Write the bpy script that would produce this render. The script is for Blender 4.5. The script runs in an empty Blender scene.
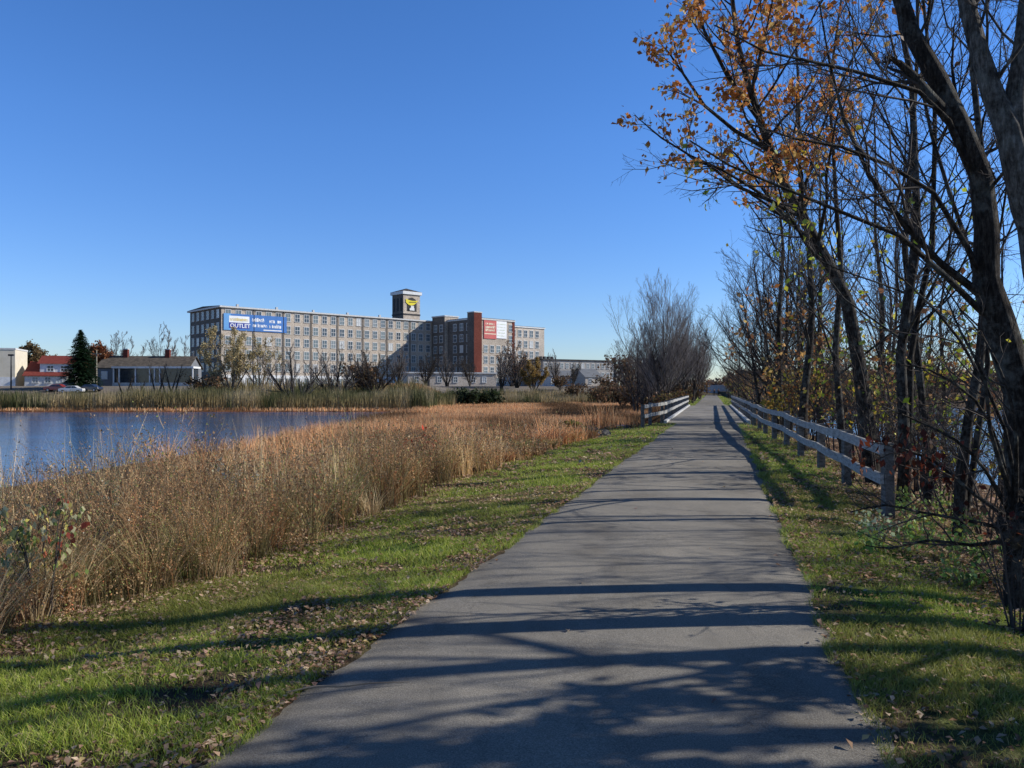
import bpy, math, random
import numpy as np
from mathutils import Vector, Matrix

rng = np.random.RandomState(7)
random.seed(7)
scn = bpy.context.scene
COL = scn.collection
R = math.radians
CAM_H = 1.66
F = 800.0
HOR = 389.0

def at(px, py, Y):
    """a point of the world from where it is seen in the photograph and its distance"""
    return np.array([(px - 512.0) / F * Y, Y, CAM_H - (py - HOR) / F * Y])

# ------------------------------------------------------------------ noise helper
def vnoise(x, y, seed=0):
    """smooth value noise, vectorised"""
    xi = np.floor(x).astype(np.int64); yi = np.floor(y).astype(np.int64)
    xf = x - xi; yf = y - yi
    u = xf * xf * (3 - 2 * xf); v = yf * yf * (3 - 2 * yf)
    def h(a, b):
        n = (a * 374761393 + b * 668265263 + seed * 974634777) & 0x7fffffff
        n = ((n ^ (n >> 13)) * 1274126177) & 0x7fffffff
        return ((n ^ (n >> 16)) & 0xffff) / 65535.0
    return (h(xi, yi) * (1 - u) + h(xi + 1, yi) * u) * (1 - v) + (h(xi, yi + 1) * (1 - u) + h(xi + 1, yi + 1) * u) * v

def fbm(x, y, seed=0, o=4):
    s = 0; a = .5; t = 0
    for i in range(o):
        s = s + a * vnoise(x * 2 ** i, y * 2 ** i, seed + i); t += a; a *= .5
    return s / t

def sstep(a, b, x):
    t = np.clip((x - a) / (b - a), 0, 1)
    return t * t * (3 - 2 * t)

# ------------------------------------------------------------------ terrain
WATER_Z = -1.6
Y_B0, Y_B1 = 38.5, 78.0

def cx(Y):
    Y = np.asarray(Y, float)
    a = 0.12 + 0.2647 * (Y - 3.47)
    b = 9.39 + 0.2507 * (np.minimum(Y, 230) - Y_B0) + 0.05 * np.maximum(Y - 230, 0)
    return np.where(Y < Y_B0, a, b)

def shore_x(Y):
    return -13.3 + 2.2 * (fbm(Y / 9.0, Y * 0 + 3.3, 5) - .5) * 2 - 7 * sstep(60, 20, Y) * sstep(0, 20, Y) * 0.4 - 2.0 * sstep(60, 100, Y) * (1 - sstep(100, 116, Y))

def height(X, Y):
    X = np.asarray(X, float); Y = np.asarray(Y, float)
    u = X - cx(Y)
    L = -u
    n = fbm(X / 2.3, Y / 2.3, 11) - .5
    n2 = fbm(X / .5, Y / .5, 12, 2) - .5
    # left flank of the causeway
    zl = -0.03 * sstep(1.5, 2.2, L) - 0.17 * sstep(1.9, 4.6, L) - 1.0 * sstep(4.3, 8.5, L) - .25 * sstep(8, 13, L)
    zr = -0.04 * sstep(1.5, 2.2, u) - 0.12 * sstep(2.2, 3.4, u) - 0.45 * sstep(3.2, 5.5, u) - 1.0 * sstep(5, 10, u) - .8 * sstep(9.5, 14, u)
    z = np.where(u < 0, zl, zr)
    off = sstep(1.6, 2.6, np.abs(u))
    z = z + off * (n * .16 + n2 * .05)
    # pond left of the wavy shore
    pond = sstep(0, 2.5, shore_x(Y) - X)
    z = z - pond * (z + 2.4) * (u < 0)
    # marsh between the shore and the causeway
    marsh = (u < -6) * sstep(35, 50, Y) * (1 - pond)
    z = z * (1 - marsh) + marsh * (-1.50 + .22 * (fbm(X / 5, Y / 5, 21) - .45))
    # far bank
    leftside = 1 - sstep(-20, -12, X)
    yb = 113 + 3 * (fbm(X / 9, X * 0, 31) - .5) + 6 * (1 - leftside)
    strip = sstep(0, 1.2, Y - yb) * (u < -4)
    z = np.where(u < -4, z * (1 - strip) + strip * (-1.42 + .1 * n), z)
    rise = sstep(133, 168, Y) * leftside + sstep(158, 188, Y) * (1 - leftside)
    zz = 2.3 + 1.0 * sstep(168, 260, Y) * leftside * 0
    side = (u < -5)
    z = np.where(side, z * (1 - rise) + rise * zz, z)
    # right bank far woods
    rr = sstep(150, 185, Y + .3 * X) * (u > 4)
    z = np.where(u > 4, z * (1 - rr) + rr * 0.8, z)
    # land everywhere beyond
    far = sstep(225, 260, Y)
    z = z * (1 - far) + far * np.where(u < 0, 2.3, 1.2)
    # creek under the bridge
    cr = sstep(42, 47, Y) * (1 - sstep(70, 75, Y))
    cr2 = np.where(np.abs(u) < 14, cr, 0) * (1 - sstep(6, 14, np.abs(u)))
    z = z * (1 - cr2) + cr2 * (-2.2)
    gap = sstep(39.2, 41, Y) * (1 - sstep(75.5, 77.4, Y)) * (1 - sstep(6, 12, np.abs(u)))
    z = np.minimum(z, z * (1 - gap) + gap * (-1.3))
    return z

# ------------------------------------------------------------------ materials
def mat(name, rough=.8, spec=.3, metal=0.0):
    m = bpy.data.materials.new(name); m.use_nodes = True
    nt = m.node_tree
    b = nt.nodes['Principled BSDF']
    b.inputs['Roughness'].default_value = rough
    b.inputs['Specular IOR Level'].default_value = spec
    b.inputs['Metallic'].default_value = metal
    return m, nt, b

def nd(nt, t, **kw):
    n = nt.nodes.new(t)
    for k, v in kw.items():
        if k in n.inputs.keys() if hasattr(n.inputs, 'keys') else False:
            n.inputs[k].default_value = v
        else:
            setattr(n, k, v)
    return n

def noise(nt, scale, detail=4, rough=.6, coord='Object', vec=None, stretch=None):
    tc = nt.nodes.new('ShaderNodeTexCoord')
    n = nt.nodes.new('ShaderNodeTexNoise')
    n.inputs['Scale'].default_value = scale; n.inputs['Detail'].default_value = detail; n.inputs['Roughness'].default_value = rough
    src = tc.outputs[coord]
    if coord == 'World':
        pass
    if stretch:
        mp = nt.nodes.new('ShaderNodeMapping'); mp.inputs['Scale'].default_value = stretch
        nt.links.new(src, mp.inputs['Vector']); src = mp.outputs[0]
    nt.links.new(src, n.inputs['Vector'])
    return n.outputs['Fac']

def ramp(nt, fac, stops):
    r = nt.nodes.new('ShaderNodeValToRGB')
    el = r.color_ramp.elements
    while len(el) < len(stops): el.new(.5)
    for e, (p, c) in zip(el, stops):
        e.position = p; e.color = (c[0], c[1], c[2], 1)
    nt.links.new(fac, r.inputs[0])
    return r.outputs[0]

def mix(nt, a, b, fac=None, f=.5, mode='MIX'):
    m = nt.nodes.new('ShaderNodeMix'); m.data_type = 'RGBA'; m.blend_type = mode
    m.inputs[0].default_value = f
    if fac is not None: nt.links.new(fac, m.inputs[0])
    for s, i in ((a, 6), (b, 7)):
        if isinstance(s, tuple): m.inputs[i].default_value = (*s, 1)
        else: nt.links.new(s, m.inputs[i])
    return m.outputs[2]

def bump(nt, b, h, strength=.4, dist=.02):
    bp = nt.nodes.new('ShaderNodeBump'); bp.inputs['Strength'].default_value = strength; bp.inputs['Distance'].default_value = dist
    nt.links.new(h, bp.inputs['Height']); nt.links.new(bp.outputs[0], b.inputs['Normal'])

def simple(name, c1, c2, scale=3, rough=.8, bstr=.3, bdist=.01, spec=.3, stretch=None, lo=.35, hi=.65, metal=0):
    m, nt, b = mat(name, rough, spec, metal)
    f = noise(nt, scale, 5, .65, stretch=stretch)
    nt.links.new(ramp(nt, f, [(lo, c1), (hi, c2)]), b.inputs['Base Color'])
    if bstr: bump(nt, b, f, bstr, bdist)
    return m

def leafmat(name, trans=.35, rough=.6, spec=.25):
    m = bpy.data.materials.new(name); m.use_nodes = True; nt = m.node_tree
    b = nt.nodes['Principled BSDF']; b.inputs['Roughness'].default_value = rough; b.inputs['Specular IOR Level'].default_value = spec
    a = nt.nodes.new('ShaderNodeAttribute'); a.attribute_name = 'Col'
    nt.links.new(a.outputs['Color'], b.inputs['Base Color'])
    t = nt.nodes.new('ShaderNodeBsdfTranslucent'); nt.links.new(a.outputs['Color'], t.inputs['Color'])
    ms = nt.nodes.new('ShaderNodeMixShader'); ms.inputs[0].default_value = trans
    out = nt.nodes['Material Output']
    nt.links.new(b.outputs[0], ms.inputs[1]); nt.links.new(t.outputs[0], ms.inputs[2]); nt.links.new(ms.outputs[0], out.inputs['Surface'])
    return m

M = {}
M['leaf'] = leafmat('leaf_tint')
M['blade'] = leafmat('grass_tint', .4, .5, .3)
M['straw'] = leafmat('straw_tint', .3, .7, .15)

def bark(name, c1, c2, c3, scale=42):
    m, nt, b = mat(name, .9, .15)
    f = noise(nt, scale, 6, .7, stretch=(1, 1, .22))
    f2 = noise(nt, 1.6, 3, .6)
    c = ramp(nt, f, [(.34, c1), (.52, c2), (.7, c3)])
    f3 = noise(nt, 9, 5, .7)
    c = mix(nt, c, ramp(nt, f3, [(.3, (.45, .45, .45)), (.7, (1.5, 1.45, 1.4))]), None, 1.0, 'MULTIPLY')
    c = mix(nt, c, (.25, .26, .23), ramp(nt, mixf(nt, f2, f3), [(.5, (0, 0, 0)), (.64, (.4, .4, .4))]))
    nt.links.new(c, b.inputs['Base Color']); bump(nt, b, f, .9, .03)
    return m
def mixf(nt, a, b):
    m = nt.nodes.new('ShaderNodeMath'); m.operation = 'MULTIPLY_ADD'; m.inputs[1].default_value = .5; nt.links.new(a, m.inputs[0])
    k = nt.nodes.new('ShaderNodeMath'); k.operation = 'MULTIPLY'; k.inputs[1].default_value = .5; nt.links.new(b, k.inputs[0]); nt.links.new(k.outputs[0], m.inputs[2]); return m.outputs[0]
M['bark_dark'] = bark('dark_bark', (.012, .009, .007), (.04, .032, .026), (.1, .085, .07))
M['bark_grey'] = bark('grey_bark', (.03, .027, .023), (.1, .09, .08), (.22, .2, .18))
M['bark_far'] = bark('twig_bark', (.035, .025, .02), (.085, .066, .055), (.15, .12, .1), 5)
M['twig'] = simple('twig_skin', (.035, .026, .022), (.10, .08, .068), 4, .85, 0)
M['twig_pale'] = simple('pale_twig_skin', (.15, .12, .09), (.30, .25, .19), 3, .85, 0)
M['twig_far'] = simple('distant_twig_skin', (.13, .11, .105), (.24, .21, .195), 1, .85, 0)

# ------------------------------------------------------------------ object helpers
def tag(o, label=None, cat=None, group=None, kind=None):
    if label: o['label'] = label
    if cat: o['category'] = cat
    if group: o['group'] = group
    if kind: o['kind'] = kind
    return o

def empty(name, loc=(0, 0, 0), rz=0.0, label=None, cat=None, group=None):
    o = bpy.data.objects.new(name, None); COL.objects.link(o)
    o.location = loc; o.rotation_euler = (0, 0, rz); o.empty_display_size = .2
    return tag(o, label, cat, group)

def link(name, me, mats, parent=None):
    for m in (mats if isinstance(mats, (list, tuple)) else [mats]): me.materials.append(m)
    o = bpy.data.objects.new(name, me); COL.objects.link(o)
    if parent: o.parent = parent
    return o

def kids(o): return [c for c in bpy.data.objects if c.parent == o]

def copy_tree(o, parent=None):
    c = o.copy(); COL.objects.link(c); c.parent = parent
    for ch in KID.get(o.name, []) or kids(o): copy_tree(ch, c)
    return c
KID = {}

class MB:
    def __init__(s): s.v = []; s.f = []; s.m = []
    def quad(s, a, b, c, d, mi=0):
        n = len(s.v); s.v += [a, b, c, d]; s.f.append((n, n + 1, n + 2, n + 3)); s.m.append(mi)
    def poly(s, pts, mi=0):
        n = len(s.v); s.v += list(pts); s.f.append(tuple(range(n, n + len(pts)))); s.m.append(mi)
    def box(s, x0, x1, y0, y1, z0, z1, mi=0):
        n = len(s.v)
        s.v += [(x0, y0, z0), (x1, y0, z0), (x1, y1, z0), (x0, y1, z0), (x0, y0, z1), (x1, y0, z1), (x1, y1, z1), (x0, y1, z1)]
        for f in ((0, 3, 2, 1), (4, 5, 6, 7), (0, 1, 5, 4), (1, 2, 6, 5), (2, 3, 7, 6), (3, 0, 4, 7)):
            s.f.append(tuple(n + i for i in f)); s.m.append(mi)
    def beam(s, p, q, w, h, mi=0, up=(0, 0, 1)):
        p = Vector(p); q = Vector(q); d = (q - p).normalized(); sd = d.cross(Vector(up)).normalized(); u = sd.cross(d).normalized()
        n = len(s.v)
        for c in (p, q):
            for a, b in ((-1, -1), (1, -1), (1, 1), (-1, 1)):
                s.v.append(tuple(c + sd * (a * w / 2) + u * (b * h / 2)))
        for f in ((0, 1, 2, 3), (7, 6, 5, 4), (0, 4, 5, 1), (1, 5, 6, 2), (2, 6, 7, 3), (3, 7, 4, 0)):
            s.f.append(tuple(n + i for i in f)); s.m.append(mi)
    def cyl(s, p, q, r0, r1, n=8, mi=0):
        p = Vector(p); q = Vector(q); d = (q - p).normalized()
        a = d.orthogonal().normalized(); b = d.cross(a)
        k = len(s.v)
        for c, r in ((p, r0), (q, r1)):
            for i in range(n):
                t = 2 * math.pi * i / n; s.v.append(tuple(c + a * (r * math.cos(t)) + b * (r * math.sin(t))))
        for i in range(n):
            j = (i + 1) % n; s.f.append((k + i, k + j, k + n + j, k + n + i)); s.m.append(mi)
        s.f.append(tuple(k + n + i for i in range(n))); s.m.append(mi)
        s.f.append(tuple(k + i for i in reversed(range(n)))); s.m.append(mi)
    def build(s, name, mats, parent=None, bevel=0, smooth=False):
        me = bpy.data.meshes.new(name); me.from_pydata([tuple(map(float, v)) for v in s.v], [], s.f)
        me.polygons.foreach_set('material_index', s.m)
        if smooth: me.polygons.foreach_set('use_smooth', [True] * len(s.f))
        me.update()
        o = link(name, me, mats, parent)
        if bevel:
            b = o.modifiers.new('bevel', 'BEVEL'); b.width = bevel; b.segments = 2
        return o

def np_mesh(name, V, Fc, mats=None, mi=None, col=None, parent=None, smooth=False):
    """V (n,3), Fc (m,k), all faces the same size"""
    me = bpy.data.meshes.new(name)
    n = len(V); m, k = Fc.shape
    me.vertices.add(n); me.vertices.foreach_set('co', np.ascontiguousarray(V, dtype=np.float32).ravel())
    me.loops.add(m * k); me.loops.foreach_set('vertex_index', np.ascontiguousarray(Fc, dtype=np.int32).ravel())
    me.polygons.add(m); me.polygons.foreach_set('loop_start', np.arange(0, m * k, k, dtype=np.int32))
    me.polygons.foreach_set('loop_total', np.full(m, k, dtype=np.int32))
    if mi is not None: me.polygons.foreach_set('material_index', np.ascontiguousarray(mi, dtype=np.int32))
    if smooth: me.polygons.foreach_set('use_smooth', np.ones(m, dtype=bool))
    if col is not None:
        ca = me.color_attributes.new('Col', 'FLOAT_COLOR', 'POINT')
        c4 = np.ones((n, 4), dtype=np.float32); c4[:, :3] = col
        ca.data.foreach_set('color', c4.ravel())
    me.update(calc_edges=True)
    return link(name, me, mats, parent) if mats is not None else me

# ------------------------------------------------------------------ tubes and growth
def norm(a): return a / np.maximum(np.linalg.norm(a, axis=-1, keepdims=True), 1e-9)

def tubes(P, Rd, sides, lump=0.0):
    """P (K,n,3), Rd (K,n) -> verts, quads"""
    K, n, _ = P.shape
    T = np.gradient(P, axis=1); T = norm(T)
    ref = np.where(np.abs(T[:, :1, 2:3]) > .8, np.array([1., 0, 0]), np.array([0, 0, 1.]))
    A = norm(np.cross(T, np.broadcast_to(ref, T.shape))); B = np.cross(T, A)
    th = np.arange(sides) / sides * 2 * np.pi
    rad = Rd[..., None] * np.ones(sides)
    if lump:
        rad = rad * (1 + lump * (rng.rand(K, n, sides) - .5))
    V = P[:, :, None, :] + rad[..., None] * (A[:, :, None, :] * np.cos(th)[:, None] + B[:, :, None, :] * np.sin(th)[:, None])
    idx = np.arange(K * n * sides).reshape(K, n, sides)
    a = idx[:, :-1, :]; b = idx[:, 1:, :]
    a2 = np.roll(a, -1, axis=2); b2 = np.roll(b, -1, axis=2)
    Fq = np.stack([a, a2, b2, b], -1).reshape(-1, 4)
    return V.reshape(-1, 3), Fq

def interp(P, t):
    """P (K,n,3|1) at t (K,c) -> (K,c,d)"""
    K, n, d = P.shape
    x = t * (n - 1); i = np.clip(np.floor(x).astype(int), 0, n - 2); f = (x - i)[..., None]
    k = np.arange(K)[:, None]
    return P[k, i] * (1 - f) + P[k, i + 1] * f

def grow(P, Rd, count, t0=.3, t1=1.0, ang=(35, 65), ratio=.5, nseg=4, wob=.25, up=.1, rk=.55, taper=.55, rmin=.003, minlen=.05, bias=None, tend=.35, lenmin=.6):
    K, n, _ = P.shape
    L = np.linalg.norm(np.diff(P, axis=1), axis=2).sum(1)
    t = t0 + (t1 - t0) * (np.arange(count)[None, :] + rng.rand(K, count)) / count
    S = interp(P, t)
    T = norm(interp(np.gradient(P, axis=1), t))
    r = interp(Rd[..., None], t)[..., 0]
    rv = rng.normal(size=T.shape)
    side = norm(rv - T * (rv * T).sum(-1, keepdims=True))
    a = np.radians(ang[0] + (ang[1] - ang[0]) * rng.rand(K, count))[..., None]
    D = norm(T * np.cos(a) + side * np.sin(a))
    if bias is not None: D = norm(D + np.array(bias) * rng.rand(K, count, 1))
    ln = np.maximum(L[:, None] * ratio * (lenmin + (1.4 - lenmin) * rng.rand(K, count)) * (1 - (1 - tend) * (t - t0) / max(t1 - t0, 1e-6)), minlen)
    S = S.reshape(-1, 3); D = D.reshape(-1, 3); ln = ln.reshape(-1); r0 = np.maximum(r.reshape(-1) * rk, rmin)
    pts = [S]; p = S
    for i in range(nseg):
        D = norm(D + wob * rng.normal(size=D.shape) * .7 + np.array([0, 0, up]))
        p = p + D * (ln / nseg)[:, None]; pts.append(p)
    P2 = np.stack(pts, 1)
    tt = np.linspace(0, 1, nseg + 1)
    R2 = r0[:, None] * (1 - (1 - taper) * tt[None, :]); R2[:, -1] *= .6
    R2 = np.maximum(R2, rmin * .6)
    return P2, R2

def resample(pts, rad, n):
    """Catmull-Rom through pts"""
    pts = np.array(pts, float); rad = np.array(rad, float)
    k = len(pts); ext = np.vstack([2 * pts[0] - pts[1], pts, 2 * pts[-1] - pts[-2]])
    t = np.linspace(0, k - 1, n); i = np.clip(np.floor(t).astype(int), 0, k - 2); f = (t - i)[:, None]
    p0, p1, p2, p3 = ext[i], ext[i + 1], ext[i + 2], ext[i + 3]
    P = .5 * ((2 * p1) + (-p0 + p2) * f + (2 * p0 - 5 * p1 + 4 * p2 - p3) * f ** 2 + (-p0 + 3 * p1 - 3 * p2 + p3) * f ** 3)
    return P, np.interp(t, np.arange(k), rad)

def leaves_on(P, count, size, cols, droop=.3, t0=.3, spread=.04):
    """diamond-ish folded leaves along polylines; returns V,F(quads),C"""
    K = len(P)
    t = t0 + (1 - t0) * rng.rand(K, count)
    S = interp(P, t).reshape(-1, 3) + rng.normal(size=(K * count, 3)) * spread
    N = len(S)
    s = size * (.6 + .8 * rng.rand(N))[:, None]
    d = norm(rng.normal(size=(N, 3)) + np.array([0, 0, -droop * 2]))
    w = norm(np.cross(d, rng.normal(size=(N, 3))))
    nrm = np.cross(d, w)
    a = S; b = S + d * s * .45 + w * s * .33 + nrm * s * .1; c = S + d * s + nrm * s * .04; e = S + d * s * .45 - w * s * .33 + nrm * s * .1
    V = np.stack([a, b, c, e], 1).reshape(-1, 3)
    Fq = np.arange(4 * N).reshape(N, 4)
    cols = np.array(cols, float)
    ci = rng.randint(len(cols), size=N)
    C = cols[ci] * (.7 + .6 * rng.rand(N, 1))
    C = np.repeat(C, 4, axis=0)
    return V, Fq, C

def join(parts):
    """parts: list of (V,F,mi,C or None)"""
    Vs = []; Fs = []; Ms = []; Cs = []; n = 0
    for V, Fq, mi, C in parts:
        Vs.append(V); Fs.append(Fq + n); Ms.append(np.full(len(Fq), mi)); n += len(V)
        Cs.append(C if C is not None else np.full((len(V), 3), .1))
    return np.vstack(Vs), np.vstack(Fs), np.concatenate(Ms), np.vstack(Cs)

def make_tree(name, base, trunks, label, cat='tree', group=None, l1=(14, .45), l2=(7, .45), l3=(6, .45), l4=(0, .4), ang=(30, 65), up=.12, wob=.22,
              mats=('bark_dark', 'twig'), sides=8, leaves=None, t0=.3, extra=None, rmin=.004, lump=.12, bias=None, trunk_n=14, rk=.36, a1=None):
    """trunks: list of (pts, radii) in world coordinates; base: world position"""
    base = np.array(base, float)
    TP = []; TR = []
    for pts, rad in trunks:
        p, r = resample(np.array(pts, float) - base, rad, trunk_n); 
        j = rng.normal(size=p.shape) * r[:, None] * .12; j[0] = 0; p = p + j
        TP.append(p); TR.append(r)
    P0 = np.array(TP); R0 = np.array(TR)
    P1, R1 = grow(P0, R0, l1[0], t0, 1.0, ang, l1[1], 6, wob, up, rk, .35, rmin * 1.6, bias=bias)
    if extra:
        for pts, rad in extra:
            p, r = resample(np.array(pts, float) - base, rad, 7); P1 = np.concatenate([P1, p[None]]); R1 = np.concatenate([R1, r[None]])
    P2, R2 = grow(P1, R1, l2[0], .2, 1.0, a1 or (25, 60), l2[1], 4, wob, up, .55, .4, rmin)
    tr = [(*tubes(P0, R0, sides, lump), 0, None), (*tubes(P1, R1, max(4, sides - 3), .05), 0, None)]
    cr = [(*tubes(P2, R2, 4 if sides > 6 else 3), 0, None)]
    last = P2
    if l3[0]:
        P3, R3 = grow(P2, R2, l3[0], .15, 1.0, a1 or (25, 60), l3[1], 3, wob, up, .6, .5, rmin * .75); cr.append((*tubes(P3, R3, 3), 0, None)); last = P3
        if l4[0]:
            P4, R4 = grow(P3, R3, l4[0], .1, 1.0, (25, 60), l4[1], 2, wob, up, .7, .6, rmin * .6); cr.append((*tubes(P4, R4, 3), 0, None)); last = P4
    if leaves:
        for lf in leaves:
            sel = last
            if lf.get('where') is not None:
                mk = lf['where'](last[:, -1] + base); sel = last[mk]
            if len(sel): 
                sel = sel[rng.rand(len(sel)) < lf.get('frac', 1)]
            if len(sel):
                V, Fq, C = leaves_on(sel, lf['n'], lf['size'], lf['cols'], lf.get('droop', .3), spread=lf.get('spread', .04)); cr.append((V, Fq, 1, C))
    root = empty(name, tuple(base), 0, label, cat, group)
    V, Fq, mi, C = join(tr); t = np_mesh('trunk', V, Fq, [M[mats[0]]], None, None, root, True)
    V, Fq, mi, C = join(cr); c = np_mesh('crown', V, Fq, [M[mats[1]], M['leaf']], mi, C if leaves else None, root, False)
    KID[root.name] = [t, c]
    return root

def place_copy(src, loc, rz, s, label, group=None, sx=1.0):
    c = copy_tree(src); c.location = loc; c.rotation_euler = (0, 0, rz); c.scale = (s * sx, s * sx, s)
    c['label'] = label
    if group: c['group'] = group
    elif 'group' in c: del c['group']
    KID[c.name] = KID[src.name]
    return c

def gz(X, Y): return float(height(np.array([X]), np.array([Y]))[0])

# ------------------------------------------------------------------ ground
def build_ground():
    ys = np.concatenate([np.arange(-14, 30, .16), np.arange(30, 80, .5), np.arange(80, 260, 1.5), np.geomspace(262, 7000, 40)])
    a = np.concatenate([np.arange(0, 9, .16), np.arange(9, 30, .6), np.arange(30, 160, 2.5), np.geomspace(165, 6000, 30)])
    us = np.concatenate([-a[::-1][:-1], a])
    U, Yg = np.meshgrid(us, ys)
    X = cx(Yg) + U
    Z = height(X, Yg)
    n0, n1 = U.shape
    V = np.stack([X, Yg, Z], -1).reshape(-1, 3)
    idx = np.arange(n0 * n1).reshape(n0, n1)
    Fq = np.stack([idx[:-1, :-1], idx[:-1, 1:], idx[1:, 1:], idx[1:, :-1]], -1).reshape(-1, 4)
    x, y, z = V[:, 0], V[:, 1], V[:, 2]; u = x - cx(y)
    n = fbm(x / 1.1, y / 1.1, 40)[:, None]
    soil = np.array([.075, .055, .035]); green = np.array([.075, .12, .025]); straw = np.array([.2, .13, .07]); mud = np.array([.06, .045, .035]); rust = np.array([.17, .075, .03])
    C = green * (1 - sstep(.4, .7, n)) + soil * sstep(.4, .7, n)
    wl = sstep(3.8, 5.2, -u)[:, None]; C = C * (1 - wl) + wl * (mud * .6 + straw * .4)
    wr = sstep(2.6, 3.8, u)[:, None]; C = C * (1 - wr) + wr * (soil * .6 + straw * .35 * (.5 + n))
    ms = (sstep(36, 50, y) * (u < -5))[:, None]; C = C * (1 - ms) + ms * (rust * (.6 + .8 * n))
    grav = np.array([.21, .19, .165])
    fr = (sstep(138, 160, y) * (u < -5))[:, None]; C = C * (1 - fr) + fr * (grav * (.6 + .7 * n))
    gg = (sstep(185, 230, y))[:, None] ; C = C * (1 - gg) + gg * (np.array([.12, .1, .06]))
    edge = ((np.abs(u) > 1.4) * (np.abs(u) < 1.85) * (y < 40))[:, None] * .8; C = C * (1 - edge) + edge * soil * 1.3
    m, nt, b = mat('ground_soil', .95, .1)
    at_ = nt.nodes.new('ShaderNodeAttribute'); at_.attribute_name = 'Col'
    f = noise(nt, 9, 6, .7); f2 = noise(nt, 60, 3, .6)
    c = mix(nt, at_.outputs['Color'], ramp(nt, f, [(.3, (.45, .45, .45)), (.7, (1.7, 1.6, 1.5))]), None, 1.0, 'MULTIPLY')
    c = mix(nt, c, ramp(nt, f2, [(.3, (.6, .6, .6)), (.7, (1.4, 1.4, 1.4))]), None, 1.0, 'MULTIPLY')
    nt.links.new(c, b.inputs['Base Color']); bump(nt, b, f2, .8, .02)
    o = np_mesh('ground', V, Fq, [m], None, C, None, True); tag(o, 'mown grassy causeway and gravelly banks around the pond', 'ground', kind='structure')
build_ground()

# ------------------------------------------------------------------ water
def build_water():
    m, nt, b = mat('pond_water', .06, .5)
    b.inputs['Base Color'].default_value = (.012, .075, .2, 1); b.inputs['IOR'].default_value = 1.33
    f = noise(nt, 1.6, 4, .6, stretch=(.7, 1.6, 1)); f2 = noise(nt, .12, 3, .5)
    bp = nt.nodes.new('ShaderNodeBump'); bp.inputs['Strength'].default_value = .45; bp.inputs['Distance'].default_value = .05
    nt.links.new(f, bp.inputs['Height'])
    nt.links.new(bp.outputs[0], b.inputs['Normal'])
    rr = nt.nodes.new('ShaderNodeMapRange'); nt.links.new(f2, rr.inputs[0]); rr.inputs[3].default_value = .04; rr.inputs[4].default_value = .2
    nt.links.new(rr.outputs[0], b.inputs['Roughness'])
    mb = MB(); s = 900
    mb.quad((-s, -14, WATER_Z), (s, -14, WATER_Z), (s, 400, WATER_Z), (-s, 400, WATER_Z))
    o = mb.build('water', m); tag(o, 'blue pond water with faint ripples', 'water', kind='structure')
build_water()

# ------------------------------------------------------------------ path and bridge
def asphalt(name, c0, c1, c2):
    m, nt, b = mat(name, .95, .08)
    f = noise(nt, 130, 3, .7); g = noise(nt, .8, 5, .65, stretch=(1, .5, 1)); h = noise(nt, 420, 1, .5)
    c = ramp(nt, f, [(.3, c0), (.5, c1), (.72, c2)])
    c = mix(nt, c, ramp(nt, g, [(.3, (.66, .65, .64)), (.5, (1, 1, 1)), (.7, (1.28, 1.26, 1.23))]), None, 1.0, 'MULTIPLY')
    c = mix(nt, c, ramp(nt, h, [(.62, (1, 1, 1)), (.75, (1.9, 1.8, 1.7))]), None, 1.0, 'MULTIPLY')
    # thin cracks
    tc = nt.nodes.new('ShaderNodeTexCoord'); v = nt.nodes.new('ShaderNodeTexVoronoi'); v.feature = 'DISTANCE_TO_EDGE'; v.inputs['Scale'].default_value = .42
    wn = nt.nodes.new('ShaderNodeTexNoise'); wn.inputs['Scale'].default_value = 2.2; wn.inputs['Detail'].default_value = 5
    nt.links.new(tc.outputs['Object'], wn.inputs['Vector'])
    ad = nt.nodes.new('ShaderNodeVectorMath'); ad.operation = 'MULTIPLY_ADD'; ad.inputs[1].default_value = (.9, .9, .9)
    nt.links.new(wn.outputs['Color'], ad.inputs[0]); nt.links.new(tc.outputs['Object'], ad.inputs[2]); nt.links.new(ad.outputs[0], v.inputs['Vector'])
    ck = ramp(nt, v.outputs['Distance'], [(.0, (.78, .78, .78)), (.004, (1, 1, 1))])
    c = mix(nt, c, ck, None, 1.0, 'MULTIPLY')
    nt.links.new(c, b.inputs['Base Color']); bump(nt, b, f, .55, .006)
    return m
M['asphalt'] = asphalt('asphalt', (.145, .13, .108), (.235, .213, .178), (.39, .36, .31))
M['deck'] = asphalt('deck_surface', (.18, .165, .143), (.26, .24, .21), (.36, .335, .3))

def half_w(Y): return 1.53 + .28 * sstep(24, 37, Y) - .25 * sstep(79, 90, Y)
def build_path(name, ys, label):
    ws = np.linspace(-1, 1, 15)
    W, Yg = np.meshgrid(ws, ys)
    jit = (fbm(Yg * 1.6, np.sign(W) * 3 + 7, 61) - .5) * .20 + (fbm(Yg * 9, np.sign(W) * 5 + 7, 62) - .5) * .09
    X = cx(Yg) + W * half_w(Yg) + np.where(np.abs(W) > .99, jit, 0)
    Z = .014 + .012 * (1 - W ** 2) - .016 * (np.abs(W) > .99)
    n0, n1 = X.shape; V = np.stack([X, Yg, Z], -1).reshape(-1, 3); idx = np.arange(n0 * n1).reshape(n0, n1)
    Fq = np.stack([idx[:-1, :-1], idx[:-1, 1:], idx[1:, 1:], idx[1:, :-1]], -1).reshape(-1, 4)
    o = np_mesh(name, V, Fq, [M['asphalt']], None, None, None, True); tag(o, label, 'path', kind='structure')
build_path('path', np.concatenate([np.arange(-14, 12, .08), np.arange(12, 38.61, .3)]), 'grey asphalt path running up to the bridge')
build_path('path', np.arange(77.9, 260, 1.0), 'asphalt path going on beyond the bridge')

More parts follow.
